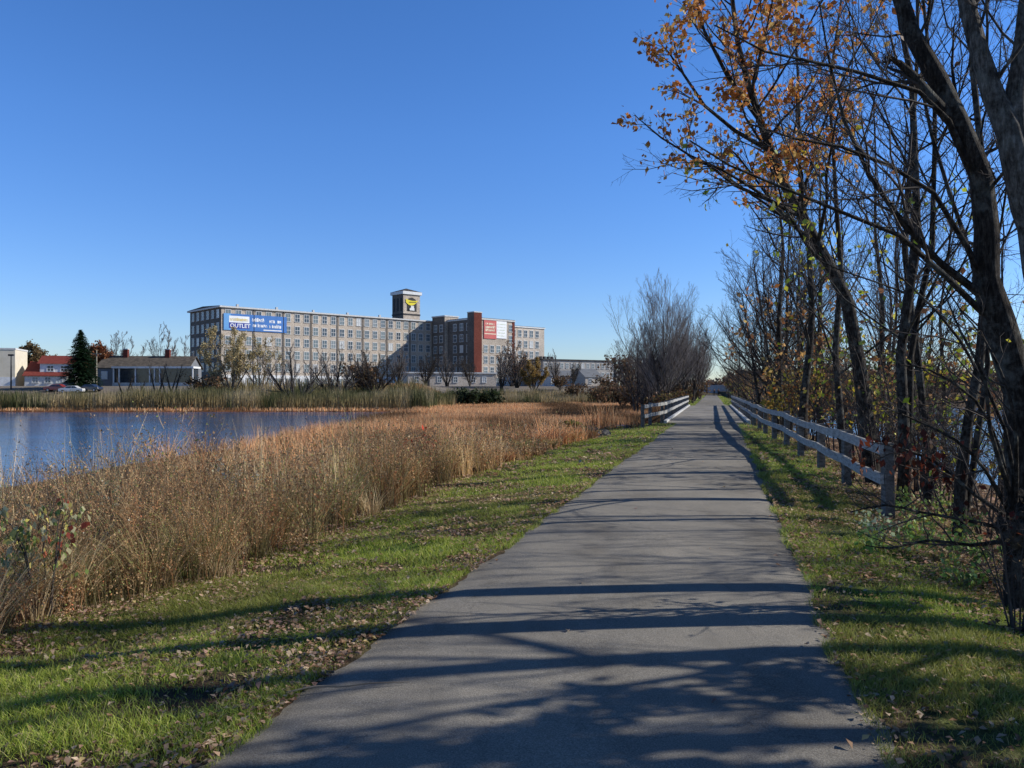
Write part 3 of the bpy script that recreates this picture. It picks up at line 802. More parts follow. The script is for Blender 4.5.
ANG = math.atan2(.683, .73)
def mill():
    W1 = window_mesh(1.45, 2.15); W1.materials.append(M['trim']); W1.materials.append(M['glass'])
    root = empty('mill_building', (-80, 220, 0), ANG, 'long six-storey stone mill with square tower on its roof and rows of windows', 'mill')
    T = 24.65; D = 22.0; LEN = 73.5
    mb = MB(); mb.box(0, LEN, 0, D, -1, T - .5); mb.m[-1] = 1; mb.build('wall', [M['mill_stone'], M['mill_painted_shade']], root)
    mb = MB(); mb.box(.0, LEN, -.12, -.003, -1, 5.6); mb.box(-.1, -.003, 0, D, -1, 3.2); mb.build('painted_base', M['white_paint'], root)
    mb = MB(); mb.box(-.7, LEN, -.6, D + .6, T - .5, T - .05); mb.build('cornice', M['trim'], root, .03)
    mb = MB(); mb.poly([(-.7, -.6, T - .045), (LEN, -.6, T - .045), (LEN, D / 2, T + .5), (-.7, D / 2, T + .5)]); mb.poly([(-.7, D / 2, T + .5), (LEN, D / 2, T + .5), (LEN, D + .6, T - .045), (-.7, D + .6, T - .045)])
    mb.poly([(-.7, -.6, T - .045), (-.7, D / 2, T + .5), (-.7, D + .6, T - .045)]); mb.build('roof', M['roof_dark'], root)
    rows = [22.5, 18.85, 15.2, 11.5, 7.8]
    sp = []; rest = []
    for c in range(24):
        x = 1.9 + 3.0 * c
        for r, z in enumerate(rows):
            if c < 6 and r == 1: continue
            (sp if (c < 22 and r < 4 or c % 2) else rest).append((x, 0, z, 0))
        rest.append((x, -.12, 3.6, 0))
    for c in range(6):
        for z in rows: (sp if z > 12 else rest).append((0, 2.2 + 3.5 * c, z, -math.pi / 2))
    while len(sp) > 99: rest.append(sp.pop(random.randrange(len(sp))))
    add_windows(root, W1, sp, None)
    # the remaining windows as one part
    mb = MB()
    for (x, y, z, rz) in rest:
        ca, sa = math.cos(rz), math.sin(rz); k = len(mb.v)
        for v in W1.vertices: mb.v.append((x + v.co.x * ca - v.co.y * sa, y + v.co.x * sa + v.co.y * ca, z + v.co.z))
        for p in W1.polygons: mb.f.append(tuple(k + i for i in p.vertices)); mb.m.append(p.material_index)
    o = mb.build('windows', [M['trim'], M['glass']], root); o['kind'] = 'stuff'
    for c in range(1, 8):
        x = .4 + 9.0 * c
        mb = MB(); mb.cyl((x, -.22, 1), (x, -.22, T - .6), .11, .11, 6); mb.build('downpipe', M['dark_metal'], root)
    for c in range(2, 23, 4):
        mb = MB(); mb.box(3.0 * c - 1.0 + 1.2, 3.0 * c - 1.0 + 1.8, 4, 4.6, T, T + 1.1); mb.build('roof_vent', M['trim'], root)
    # clock tower
    x0, x1, y0, y1 = 63.0, 69.8, 3.0, 9.4
    tb = MB(); tb.box(x0, x1, y0, y1, T - 1, 33.2); tb.m[-1] = 1; tw = tb.build('clock_tower', [M['mill_stone'], M['mill_painted_shade']], root)
    mb = MB(); mb.box(x0 - .12, x1 + .12, y0 - .12, y1 + .12, 26.3, 26.8); mb.build('string_course', M['roof_dark'], tw)
    mb = MB(); mb.box(x0 - .5, x1 + .5, y0 - .5, y1 + .5, 33.2, 34.2); mb.build('cornice', M['white_paint'], tw, .04)
    cxm, cym = (x0 + x1) / 2, (y0 + y1) / 2; e = .5
    cs = [(x0 - e, y0 - e, 34.203), (x1 + e, y0 - e, 34.203), (x1 + e, y1 + e, 34.203), (x0 - e, y1 + e, 34.203)]
    mb = MB()
    for i in range(4): mb.poly([cs[i], cs[(i + 1) % 4], (cxm, cym, 35.6)])
    mb.build('roof', M['roof_dark'], tw)
    # louvred arch on the sunny face and slots on the shaded one
    mb = MB(); pts = [(cxm + 2.0 * math.cos(t), y0 - .04, 30.6 + 1.6 * math.sin(t)) for t in np.linspace(0, math.pi, 11)]
    mb.poly([(cxm + 2.0, y0 - .04, 27.6)] + pts + [(cxm - 2.0, y0 - .04, 27.6)]); mb.build('opening', M['black_paint'], tw)
    for k in range(3):
        mb = MB(); yy = y0 + 1.2 + 2.0 * k; mb.box(x0 - .05, x0 - .003, yy - .5, yy + .5, 27.6, 32.0); mb.build('opening', M['black_paint'], tw)
    m, nt, b = mat('yellow_sign', .6, .3); b.inputs['Base Color'].default_value = (.75, .62, .03, 1); M['yellow'] = m
    # yellow swooping emblem
    mb = MB(); N = 18; top = []; bot = []
    for i in range(N):
        t = i / (N - 1); x = cxm - 2.5 + 4.9 * t
        top.append((x, y0 - .2, 31.35 - .35 * math.sin(t * math.pi) + .35 * (1 - t)))
        bot.append((x, y0 - .2, 31.2 - 1.7 * math.sin(min(1, .12 + t * .9) * math.pi) ** .8 + .1 * (1 - t)))
    for i in range(N - 1): mb.quad(bot[i], bot[i + 1], top[i + 1], top[i])
    em = mb.build('emblem', M['yellow'], tw)
    mb = MB(); mb.beam((cxm - 1.3, y0 - .24, 30.6), (cxm + 1.7, y0 - .24, 30.8), .03, .22); mb.build('emblem_stripe', M['black_paint'], em)
    mb = MB(); mb.box(cxm - 1.0, cxm + .9, y0 - .3, y0 - .05, 27.9, 28.7); mb.box(cxm - .5, cxm + .7, y0 - .3, y0 - .05, 28.7, 29.5); mb.build('emblem_base', M['white_paint'], tw)
    return root, W1
mroot, W1 = mill()

def mill_wing():
    root = empty('mill_wing', (-80, 220, 0), ANG, 'tall mill wing with red brick stair turret and red and white sign', 'mill')
    T = 24.4; x0, x1, y0 = 73.5, 90.5, -21.4
    mb = MB(); mb.box(x0 + .003, x1, y0, 22, -1, T - .5); mb.m[-1] = 1; mb.build('wall', [M['mill_stone'], M['mill_painted_shade']], root)
    mb = MB(); mb.box(x0 - .3, x1 + .3, y0 - .35, 22.3, T - .5, T); mb.build('cornice', M['trim'], root, .03)
    mb = MB(); mb.box(x0 - .2, x1 + .2, y0 - .2, 22.2, T + .003, T + .15); mb.build('roof', M['roof_dark'], root)
    mb = MB(); mb.box(72.4, 75.7, y0 - .7, y0 + 2.6, -1, 26.0); mb.m[-1] = 1; tr = mb.build('stair_turret', [M['red_brick'], M['mill_painted_shade']], root)
    mb = MB(); mb.box(72.3, 75.8, y0 - .8, y0 + 2.7, 26.0, 26.3); mb.build('coping', M['trim'], tr)
    mb = MB(); mb.box(89.6, 90.7, y0 - .12, y0 + .9, -1, T - .51); mb.build('brick_corner', M['red_brick'], root)
    mb = MB(); mb.box(72.2, 78, -7.4, -.7, -1, 25.6); mb.m[-1] = 1; sh = mb.build('stair_block', [M['mill_stone'], M['mill_painted_shade']], root)
    mb = MB(); mb.box(72.0, 78.2, -7.6, -.5, 25.6, 26.0); mb.build('coping', M['trim'], sh)
    rows = [21.7, 18.1, 14.6, 11.1, 7.6, 4.1]
    sp = []
    for c in range(5):
        x = 77.9 + 2.75 * c
        for r, z in enumerate(rows):
            if r < 2 and c < 4: continue
            sp.append((x, y0, z, 0))
    for c in range(3):
        for z in rows: sp.append((x0, -18.0 + 3.4 * c, z, -math.pi / 2))
    for c in range(2):
        for z in rows: sp.append((72.2, -5.6 + 3.1 * c, z, -math.pi / 2))
    add_windows(root, W1, sp, None)
    # lower end block
    root2 = empty('mill_building', (-80, 220, 0), ANG, 'lower pale stone end block of the mill with five columns of windows', 'mill')
    xa, xb, ya = 90.72, 106.8, -19.4; T2 = 22.9
    mb = MB(); mb.box(xa, xb, ya, 14, -1, T2 - .4); mb.build('wall', M['end_stone'], root2)
    mb = MB(); mb.box(xa, xb + .3, ya - .3, 14.3, T2 - .4, T2); mb.build('cornice', M['white_paint'], root2, .03)
    mb = MB(); mb.box(xa, xb + .2, ya - .2, 14.2, T2 + .003, T2 + .12); mb.build('roof', M['roof_dark'], root2)
    sp = [(xa + 1.5 + 2.75 * c, ya, z - 1.2, 0) for c in range(5) for z in rows]
    add_windows(root2, W1, sp, None)
mill_wing()

def flat_mat(name, c, rough=.6):
    m, nt, b = mat(name, rough, .3); f = noise(nt, .5, 3, .6)
    nt.links.new(ramp(nt, f, [(.3, tuple(x * .88 for x in c)), (.7, tuple(min(1, x * 1.08) for x in c))]), b.inputs['Base Color']); return m
M['banner_blue'] = flat_mat('banner_blue', (.06, .19, .50)); M['banner_navy'] = flat_mat('banner_navy', (.03, .05, .3)); M['banner_light'] = flat_mat('banner_light_blue', (.14, .36, .68))
M['banner_white'] = flat_mat('banner_white', (.85, .86, .86)); M['banner_red'] = flat_mat('banner_red', (.55, .12, .11)); M['banner_tan'] = flat_mat('banner_tan', (.7, .55, .2))
M['cream_ink'] = flat_mat('cream_ink', (.8, .68, .5)); M['pale_ink'] = flat_mat('pale_ink', (.66, .72, .55))

def text_mesh(name, s, size, loc, m, parent, sx=1.0):
    cu = bpy.data.curves.new(name, 'FONT'); cu.body = s; cu.size = size; cu.extrude = .01; cu.resolution_u = 2; cu.offset = .03
    to = bpy.data.objects.new(name + '_tmp', cu); COL.objects.link(to)
    bpy.context.view_layer.update()
    me = bpy.data.meshes.new_from_object(to); bpy.data.objects.remove(to)
    me.transform(Matrix.Rotation(math.pi / 2, 4, 'X')); me.transform(Matrix.Diagonal((sx, 1, 1, 1)))
    me.materials.clear(); o = link(name, me, m, parent); o.location = loc; return o

def glyph_row(mb, x0, x1, z, h, y, seed):
    """a line of unreadable small lettering as the photograph shows it: uneven strokes"""
    rr = random.Random(seed); x = x0
    while x < x1 - .3:
        w = rr.uniform(.28, .55)
        if rr.random() < .13: x += .35; continue
        hh = h * rr.choice([1, .72, .72, .8]); 
        mb.box(x, x + .13, y - .02, y, z, z + hh)
        mb.box(x + w - .1, x + w + .02, y - .02, y, z, z + hh * rr.choice([1, .7]))
        mb.box(x + .13, x + w - .1, y - .02, y, z + hh * rr.choice([.0, .4, .78]), z + hh * rr.choice([.95, .99]))
        x += w + .12

def banners():
    ca, sa = math.cos(ANG), math.sin(ANG)
    def wp(x, y): return (-80 + x * ca - y * sa, 220 + x * sa + y * ca)
    X, Y = wp(.6, -.2)
    root = empty('banner', (X, Y, 18.0), ANG, 'long blue banner with a white box and OUTLET lettering hung high on the mill', 'banner')
    mb = MB(); mb.box(0, 18.8, -.05, .05, 0, 4.6); mb.build('sheet', M['banner_blue'], root)
    mb = MB(); mb.box(0, 2.0, -.06, -.053, .02, 4.58); mb.build('light_edge', M['banner_light'], root)
    mb = MB(); mb.box(1.5, 7.4, -.09, -.065, 2.15, 4.0); p = mb.build('white_box', M['banner_white'], root)
    mb = MB(); glyph_row(mb, 1.8, 7.2, 2.6, .95, -.092, 3); mb.build('lettering', M['banner_tan'], p)
    mb = MB(); mb.box(1.5, 7.4, -.09, -.065, .55, 2.14); p = mb.build('navy_box', M['banner_navy'], root)
    text_mesh('lettering', 'OUTLET', 1.55, (1.75, -.1, .8), M['banner_white'], p, 1.02)
    mb = MB(); glyph_row(mb, 8.2, 12.6, 2.7, 1.1, -.06, 11); glyph_row(mb, 13.4, 16.8, 2.6, 1.0, -.06, 12); glyph_row(mb, 8.4, 12.8, 1.2, 1.0, -.06, 13); glyph_row(mb, 13.4, 17.2, 1.15, 1.05, -.06, 14)
    mb.box(11.6, 17.2, -.08, -.06, .3, .6); mb.build('lettering', M['banner_white'], root)
    X, Y = wp(77.0, -21.4 - .2)
    root = empty('wall_sign', (X, Y, 17.9), ANG, 'large sign half red and half white on the sunlit end of the mill wing', 'sign')
    mb = MB(); mb.box(0, 5.4, -.05, .05, 0, 6.0); mb.build('red_panel', M['banner_red'], root)
    mb = MB(); mb.box(5.403, 9.9, -.05, .05, .3, 5.9); p = mb.build('white_panel', M['banner_white'], root)
    mb = MB()
    for i, z in enumerate((4.5, 3.4, 2.4)): glyph_row(mb, .6, 4.9, z, .85, -.055, 20 + i)
    mb.box(.2, 5.2, -.07, -.052, 1.45, 1.75); mb.build('lettering', M['cream_ink'], root)
    mb = MB()
    for i in range(5): glyph_row(mb, 5.8, 9.5, 1.0 + i * .95, .35, -.055, 30 + i)
    mb.build('small_lettering', M['pale_ink'], p)
banners()

def block(name, label, cat, x0, x1, y, depth, z0, z1, wallm, roofm=None, wins=None, win=(1.2, 1.5), roof_over=.3, rz=0, group=None, base=None, gable=0, wm=None, door=None):
    """a building with its front-left corner at (x0,y)"""
    q = x1 / (y + 0.0); w = (q * y - x0) / (math.cos(rz) - q * math.sin(rz)) if rz else x1 - x0
    root = empty(name, (x0, y, 0), rz, label, cat, group)
    mb = MB(); mb.box(0, w, 0, depth, z0 - 1, z1)
    if gable:
        for xx in (0, w): mb.poly([(xx, 0, z1), (xx, depth / 2, z1 + gable), (xx, depth, z1)])
    mb.build('wall', wallm, root)
    mb = MB(); o = roof_over
    if gable:
        for a, b_ in ((-o, depth / 2), (depth + o, depth / 2)):
            za = z1 - o * gable / (depth / 2)
            mb.poly([(-o, a, za + .12), (w + o, a, za + .12), (w + o, b_, z1 + gable + .12), (-o, b_, z1 + gable + .12)])
            mb.poly([(-o, a, za), (w + o, a, za), (w + o, a, za + .12), (-o, a, za + .12)])
            for xx in (-o, w + o): mb.poly([(xx, a, za), (xx, a, za + .12), (xx, b_, z1 + gable + .12), (xx, b_, z1 + gable)])
    else: mb.box(-o, w + o, -o, depth + o, z1 + .003, z1 + .35)
    mb.build('roof', roofm or M['roof_dark'], root)
    if base:
        mb = MB(); mb.box(-.05, w + .05, -.06, -.003, z0 - .5, z0 + base[0]); mb.build('base_band', base[1], root)
    if wins:
        me = window_mesh(*win); me.materials.append(wm or M['trim']); me.materials.append(M['glass'])
        add_windows(root, me, [(x, 0, z, 0) for x, z in wins], None)
    if door:
        for dx in door:
            mb = MB(); mb.box(dx - .5, dx + .5, -.05, -.003, z0, z0 + 2.1); d = mb.build('door', M['dark_metal'], root)
    return root

def others():
    # cream commercial block
    x = at(15, 0, 160)[0]
    block('warehouse', 'cream flat-roofed warehouse with a white lower wall behind the reeds', 'warehouse', -135, x, 160, 10, 2.3, 10.0, M['cream'], M['trim'], None, base=(1.9, M['white_paint']), roof_over=.1, door=(20,), rz=.32)
    # red roofed house
    a = at(24.5, 0, 170)[0]; b_ = at(69, 0, 170)[0]
    r = block('house', 'white house with red shingled roofs on two levels beside the dark spruce', 'house', a, b_ - .5, 170, 12, 2.3, 4.6, M['trim'], M['roof_red'], [(2, 3.6), (4.4, 3.6), (6.6, 3.6)], (1.0, 1.1), .4, gable=3.0, rz=.3)
    mb = MB(); w = 7.4; mb.box(2.6, 2.6 + w, 1.2, 8, 4.7, 7.2); u = mb.build('dormer', M['white_paint'], r)
    mb = MB()
    mb.poly([(2.1, .8, 7.1), (3.0 + w, .8, 7.1), (3.0 + w, 5, 9.0), (2.1, 5, 9.0)]); mb.poly([(2.1, 9.2, 7.1), (3.0 + w, 9.2, 7.1), (3.0 + w, 5, 9.0), (2.1, 5, 9.0)])
    for xx in (2.35, 2.6 + w): mb.poly([(xx, 1.2, 7.2), (xx, 5, 8.9), (xx, 8.8, 7.2)])
    mb.build('roof', M['roof_red'], u)
    me = window_mesh(1.1, 1.1); me.materials.append(M['white_paint']); me.materials.append(M['dark_glass'])
    for xx in (4.6, 7.2):
        o = bpy.data.objects.new('window', me); COL.objects.link(o); o.parent = u; o.location = (xx, 1.2, 6.1)
    # long grey house with brown roof
    a = at(97, 0, 172)[0]; b_ = at(188, 0, 172)[0]
    r = block('house', 'long low grey house with brown shingle roof and brick chimneys behind a white trimmed porch', 'house', a, b_, 172, 11, 2.3, 6.3, M['grey_side'], M['roof_brown'], [(1.5, 4.6)], (1, 1.4), .4, gable=2.6, rz=.12)
    for cxx in (3.7, 12.6):
        mb = MB(); mb.box(cxx, cxx + .95, 4.6, 5.7, 7.5, 10.4); c = mb.build('chimney', M['red_brick'], r)
        mb = MB(); mb.box(cxx - .1, cxx + 1.05, 4.5, 5.8, 10.4, 10.6); mb.build('cap', M['conc'], c)
    a2 = at(113, 0, 168)[0]; b2 = at(193, 0, 168)[0]
    root = empty('pavilion', (a2, 168, 0), 0, 'low white-trimmed glazed pavilion along the front of the long grey house', 'pavilion'); w = b2 - a2
    mb = MB(); mb.box(.15, w - .15, .15, 3.2, 1.6, 5.95); mb.build('glazing', M['dark_glass'], root)
    mb = MB(); mb.box(-.2, w + .2, -.3, 3.7, 6.0, 6.4); mb.build('roof', M['white_paint'], root)
    mb = MB(); mb.box(-.1, w + .1, -.1, .1, 1.4, 3.0); mb.build('wall', M['conc'], root)
    for px in (0, 5.9 * .2, 4.6, 7.6, 8.6, 9.7, w - .2):
        mb = MB(); mb.box(px, px + .2, -.12, .14, 3.003, 5.995); mb.build('post', M['white_paint'], root)
    # low concrete building in front of the mill
    a = at(408, 0, 205)[0]; b_ = at(496, 0, 205)[0]
    block('shed', 'low pale concrete shed with flat overhanging roof in front of the mill wing', 'shed', a, b_, 205, 9, 2.0, 5.7, M['end_stone'], M['trim'], [(2.2, 4.1), (8.3, 4.1), (12.6, 4.1), (17.5, 4.1), (20.5, 4.1)], (1.0, 1.3), .35, door=(5.2,), rz=.35)
    # right low mill building
    a = at(543, 0, 262)[0]; b_ = at(615, 0, 262)[0]
    nn = 16; ww = (b_ - a) * 1.5
    r = block('factory', 'long grey three-storey factory with dark flat roof behind the bare shrubs', 'factory', a, b_, 262, 16, 2.3, 11.2, M['grey_brick'], M['roof_dark'], [(1.1 + i * (ww - 1) / nn, z) for i in range(nn) for z in (9.4, 6.4, 3.8)], (.95, 1.5), .4, rz=.55)
    for i in range(4):
        mb = MB(); mb.box(1 + i * 1.5, 1.7 + i * 1.5, 3, 4, 11.5, 12.5); mb.build('roof_vent', M['dark_metal'], r)
    a = at(551, 0, 236)[0]; b_ = at(584, 0, 236)[0]
    block('workshop', 'white low workshop with shallow roof in front of the grey factory', 'workshop', a, b_, 236, 9, 2.0, 5.6, M['trim'], M['grey_side'], [(2, 4), (4.4, 4), (7.4, 4)], (1.1, 1.5), .3, gable=1.6, wm=M['grey_side'], rz=.5)
    a = at(584, 0, 232)[0]; b_ = at(602, 0, 232)[0]
    block('outbuilding', 'small pale gabled outbuilding beside the white workshop', 'outbuilding', a + .4, b_, 232, 8, 2.0, 5.2, M['end_stone'], M['grey_side'], [(1.7, 3.9)], (.9, 1.3), .3, gable=2.4, rz=.5)
    # stack
    p = at(615, 0, 255); root = empty('chimney_stack', (p[0], 255, 2), 0, 'slim dark chimney stack at the end of the grey factory', 'chimney')
    mb = MB(); mb.cyl((0, 0, -.5), (0, 0, 9.6), .5, .42, 10); mb.build('shaft', M['dark_metal'], root); mb = MB(); mb.cyl((0, 0, 9.6), (0, 0, 9.9), .55, .55, 10); mb.build('collar', M['conc'], root)
    # pale low wall where the path ends
    x0 = float(cx(232)); root = empty('retaining_wall', (x0, 240, 0), 0, 'long low pale wall closing the view at the end of the path', 'wall')
    mb = MB(); mb.box(-9, 13, 0, .4, -.5, 2.7); mb.build('wall', M['conc'], root); mb = MB(); mb.box(-9.1, 13.1, -.1, .5, 2.7, 2.85); mb.build('coping', M['trim'], root)
    # poles
    def pole(px, ptop, Y, label, m, lamp):
        p = at(px, ptop, Y); z0 = gz(p[0], Y); root = empty('lamp_post' if lamp else 'utility_pole', (p[0], Y, z0), 0, label, 'lamp post' if lamp else 'pole')
        h = p[2] - z0
        mb = MB(); mb.cyl((0, 0, -.3), (0, 0, h), .16, .1, 8); mb.build('pole', m, root)
        mb = MB()
        if lamp: mb.box(-.5, .5, -.22, .22, h, h + .35); mb.build('lamp_head', M['dark_metal'], root)
        else: mb.box(-.9, .9, -.08, .08, h - .9, h - .7); mb.build('crossarm', m, root)
    pole(11, 356, 158, 'tall post with a dark lamp head in front of the cream warehouse', M['dark_metal'], True)
    M['pale_pole'] = simple('pale_pole', (.3, .26, .2), (.45, .4, .3), 2, .8, .1)
    pole(96.5, 350, 164, 'pale wooden utility pole between the spruce and the grey house', M['pale_pole'], False)
others()

def car(px, Y, label, body_m, rz=0, zadd=0):
    p = at(px, 0, Y); z0 = gz(p[0], Y)
    root = empty('parked_car', (p[0], Y, z0), rz, label, 'car', 'cars parked by the spruce')
    prof = [(-2.15, .35), (-2.2, .85), (-1.75, .98), (-1.25, 1.0), (-.65, 1.42), (.75, 1.45), (1.45, 1.0), (2.1, .92), (2.2, .6), (2.15, .35)]
    mb = MB(); n = len(prof)
    for s in (-1, 1): mb.v += [(x, s * (.85 - .12 * max(0, z - .9) / .5), z) for x, z in prof]
    mb.f.append(tuple(range(n))); mb.m.append(0); mb.f.append(tuple(reversed(range(n, 2 * n)))); mb.m.append(0)
    for i in range(n): j = (i + 1) % n; mb.f.append((j, i, n + i, n + j)); mb.m.append(0)
    mb.build('body', body_m, root, .04)
    mb = MB()
    for s in (-1, 1):
        q = [(-1.05, 1.02), (-.6, 1.36), (.1, 1.38), (.1, 1.02)]; mb.poly([(x, s * (.862 - .12 * (z - .9) / .5), z) for x, z in q])
        q = [(.18, 1.02), (.18, 1.38), (.72, 1.38), (1.2, 1.02)]; mb.poly([(x, s * (.862 - .12 * (z - .9) / .5), z) for x, z in q])
    mb.build('window', M['dark_glass'], root)
    for x in (-1.35, 1.35):
        for s in (-1, 1):
            mb = MB(); mb.cyl((x, s * .68, .33), (x, s * .9, .33), .33, .33, 12); w = mb.build('wheel', M['black_paint'], root)
            mb = MB(); mb.cyl((x, s * .9, .33), (x, s * .915, .33), .19, .19, 10); mb.build('rim', M['trim'], w)
def paint(name, c):
    m, nt, b = mat(name, .3, .5); f = noise(nt, 2, 2, .5); nt.links.new(ramp(nt, f, [(.3, tuple(x * .9 for x in c)), (.7, c)]), b.inputs['Base Color']); b.inputs['Coat Weight'].default_value = .5; return m
car(57, 155, 'white and red-tailed parked car in front of the white house wall', paint('dull_red_paint', (.35, .05, .05)), .1)
car(72, 153, 'white parked car under the spruce', paint('white_paintwork', (.75, .75, .75)), .15)
car(90, 155, 'dark parked car between the spruce and the grey house', paint('navy_paintwork', (.02, .025, .04)), -.1)

# ------------------------------------------------------------------ people far down the path
person_args = [(714.2, 0, 196, 'distant walker in a dark jacket, on the marsh side of a pair', (.015, .018, .03), (.02, .02, .03), 1),
               (718.4, 0, 195, 'distant walker in dark trousers, on the wood side of a pair', (.02, .02, .022), (.015, .015, .02), -1)]
def person(px, py, Y, label, jacket, trousers, ph):
    import bmesh
    p = at(px, 0, Y); z0 = max(gz(p[0], Y), .02)
    root = empty('person', (p[0], Y, z0), 0, label, 'person', 'two walkers')
    V = [(0, 0, .95), (0, 0, 1.2), (0, 0, 1.43), (0, 0, 1.52), (0, 0, 1.64), (0, -.01, 1.73)]
    E = [(0, 1), (1, 2), (2, 3), (3, 4), (4, 5)]; Rr = [.15, .15, .15, .06, .095, .07]
    def chain(start, pts, rs):
        k = start
        for q, r in zip(pts, rs): V.append(q); Rr.append(r); E.append((k, len(V) - 1)); k = len(V) - 1
    for s in (-1, 1):
        sw = ph * s
        chain(2, [(s * .19, 0, 1.40), (s * .24, .1 * sw, 1.12), (s * .23, .1 * sw - .12, .9), (s * .23, .1 * sw - .16, .82)], [.065, .05, .04, .035])
        chain(0, [(s * .1, 0, .88), (s * .11, -.12 * sw, .5), (s * .11, -.12 * sw + .1 * (sw > 0), .09), (s * .11, -.12 * sw - .13, .04)], [.1, .07, .05, .045])
    bm = bmesh.new(); ly = bm.verts.layers.skin.verify()
    vs = [bm.verts.new(v) for v in V]
    for v, r in zip(vs, Rr): v[ly].radius = (r, r * .8)
    vs[0][ly].use_root = True
    for a, b_ in E: bm.edges.new((vs[a], vs[b_]))
    me = bpy.data.meshes.new('body'); bm.to_mesh(me); bm.free()
    m, nt, b = mat('clothes', .8, .2)
    tc = nt.nodes.new('ShaderNodeTexCoord'); sx = nt.nodes.new('ShaderNodeSeparateXYZ'); nt.links.new(tc.outputs['Object'], sx.inputs[0])
    mr = nt.nodes.new('ShaderNodeMath'); mr.operation = 'DIVIDE'; mr.inputs[1].default_value = 2.0; nt.links.new(sx.outputs[2], mr.inputs[0])
    c = ramp(nt, mr.outputs[0], [(0, (.03, .03, .03)), (.05, trousers), (.47, jacket), (.755, (.5, .3, .22))])
    nt.links.new(c, b.inputs['Base Color'])
    o = link('body', me, m, root); o.modifiers.new('skin', 'SKIN')
    sb = o.modifiers.new('sub', 'SUBSURF'); sb.levels = 1; sb.render_levels = 2
    mb = MB(); mb.cyl((0, .02, 1.66), (0, .02, 1.79), .105, .06, 10); mb.build('hair', M['bark_dark'], root)
for a in person_args: person(*a)


# ------------------------------------------------------------------ trees
OR = [(.66, .28, .07), (.56, .21, .05), (.74, .40, .12), (.46, .17, .05), (.66, .45, .15)]
YG = [(.42, .48, .04), (.62, .56, .06), (.2, .28, .04), (.7, .52, .06), (.12, .17, .04)]
BR = [(.28, .13, .06), (.36, .2, .09), (.22, .1, .05), (.42, .26, .12)]
RD = [(.09, .015, .01), (.14, .03, .015), (.05, .012, .008), (.2, .05, .02)]

def T(name, *a, **k): return make_tree(name, *a, **k)

# T1, the big dark leaning trunk with a broken stub
Y1 = 7.0
t1 = [at(1036, 690, 6.6), at(1022, 560, 6.7), at(1028, 430, 6.9), at(1000, 330, Y1), at(986, 270, Y1), at(987, 205, Y1), at(962, 130, Y1), at(935, 75, 7.1), at(905, 10, 7.2), at(880, -90, 7.3), at(850, -220, 7.5)]
r1 = [.19, .15, .135, .14, .11, .095, .095, .085, .07, .055, .03]
t1b = [at(1036, 690, 6.6), at(1060, 480, 6.8), at(1075, 330, 7), at(1050, 230, 7.1), at(1085, 120, 7.2), at(1100, 0, 7.3), at(1120, -120, 7.4), at(1100, -200, 7.5), at(1100, -300, 7.5), at(1100, -340, 7.5), at(1100, -380, 7.5)]
ex = [([at(985, 285, 7), at(967, 245, 6.9), at(935, 193, 6.8), at(890, 165, 6.7), at(841, 146, 6.6), at(795, 138, 6.5), at(745, 122, 6.4)], [.03, .026, .02, .016, .013, .01, .006]),
      ([at(985, 200, 7), at(950, 120, 6.9), at(920, 91, 6.8), at(857, 71, 6.7), at(800, 58, 6.6), at(766, 51, 6.5), at(715, 24, 6.4)], [.03, .024, .02, .016, .012, .01, .006]),
      ([at(990, 320, 7), at(950, 280, 6.8), at(900, 235, 6.6), at(850, 215, 6.5), at(790, 190, 6.4), at(730, 165, 6.3), at(690, 140, 6.2)], [.03, .026, .02, .016, .013, .009, .006]),
      ([at(988, 300, 7), at(940, 262, 6.9), at(905, 225, 6.8), at(870, 175, 6.8), at(845, 120, 6.8), at(830, 60, 6.8), at(820, 0, 6.8)], [.04, .03, .025, .02, .015, .01, .006]),
      ([at(960, 128, 7), at(930, 95, 6.95), at(915, 75, 6.95), at(900, 62, 6.95), at(895, 60, 6.95), at(893, 58, 6.95), at(890, 57, 6.95)], [.06, .05, .035, .03, .02, .015, .012])]
make_tree('bare_tree', [t1[0][0], t1[0][1], gz(t1[0][0], t1[0][1]) - .05], [(t1, r1), (t1b, [x * .6 for x in r1])], 'big dark leaning bare tree with a broken stub at the edge of the verge',
          l1=(10, .2), l2=(9, .42), l3=(7, .45), l4=(4, .4), ang=(35, 75), up=.08, wob=.2, t0=.42, extra=ex, rmin=.0024, rk=.2,
          leaves=[dict(n=2, size=.05, cols=BR, frac=.01)])
# T2, grey forked trunk top right
t2 = [at(1110, 700, 6.0), at(1075, 480, 6.0), at(1050, 300, 6.0), at(1030, 210, 6.0), at(1012, 150, 6.0), at(1000, 115, 6.0), at(982, 60, 6.05), at(968, 0, 6.1), at(950, -80, 6.2), at(930, -160, 6.3), at(910, -260, 6.4)]
t2b = [at(1110, 700, 6.0), at(1075, 480, 6.0), at(1050, 300, 6.02), at(1032, 210, 6.02), at(1018, 150, 6.0), at(1016, 115, 6.0), at(1021, 60, 6.0), at(1028, 0, 6.0), at(1040, -80, 6.0), at(1050, -160, 5.9), at(1060, -260, 5.9)]
r2 = [.17, .14, .125, .115, .105, .085, .066, .056, .045, .035, .02]
make_tree('bare_tree', [t2[0][0], 6.0, gz(t2[0][0], 6.0) - .05], [(t2, r2), (t2b, [x * .95 for x in r2])], 'grey-barked bare tree forking into two thick limbs overhead', l1=(9, .2), l2=(8, .42), l3=(7, .45), l4=(4, .4),
          ang=(35, 70), up=.1, wob=.2, t0=.5, rmin=.0024, mats=('bark_grey', 'twig'), rk=.18)
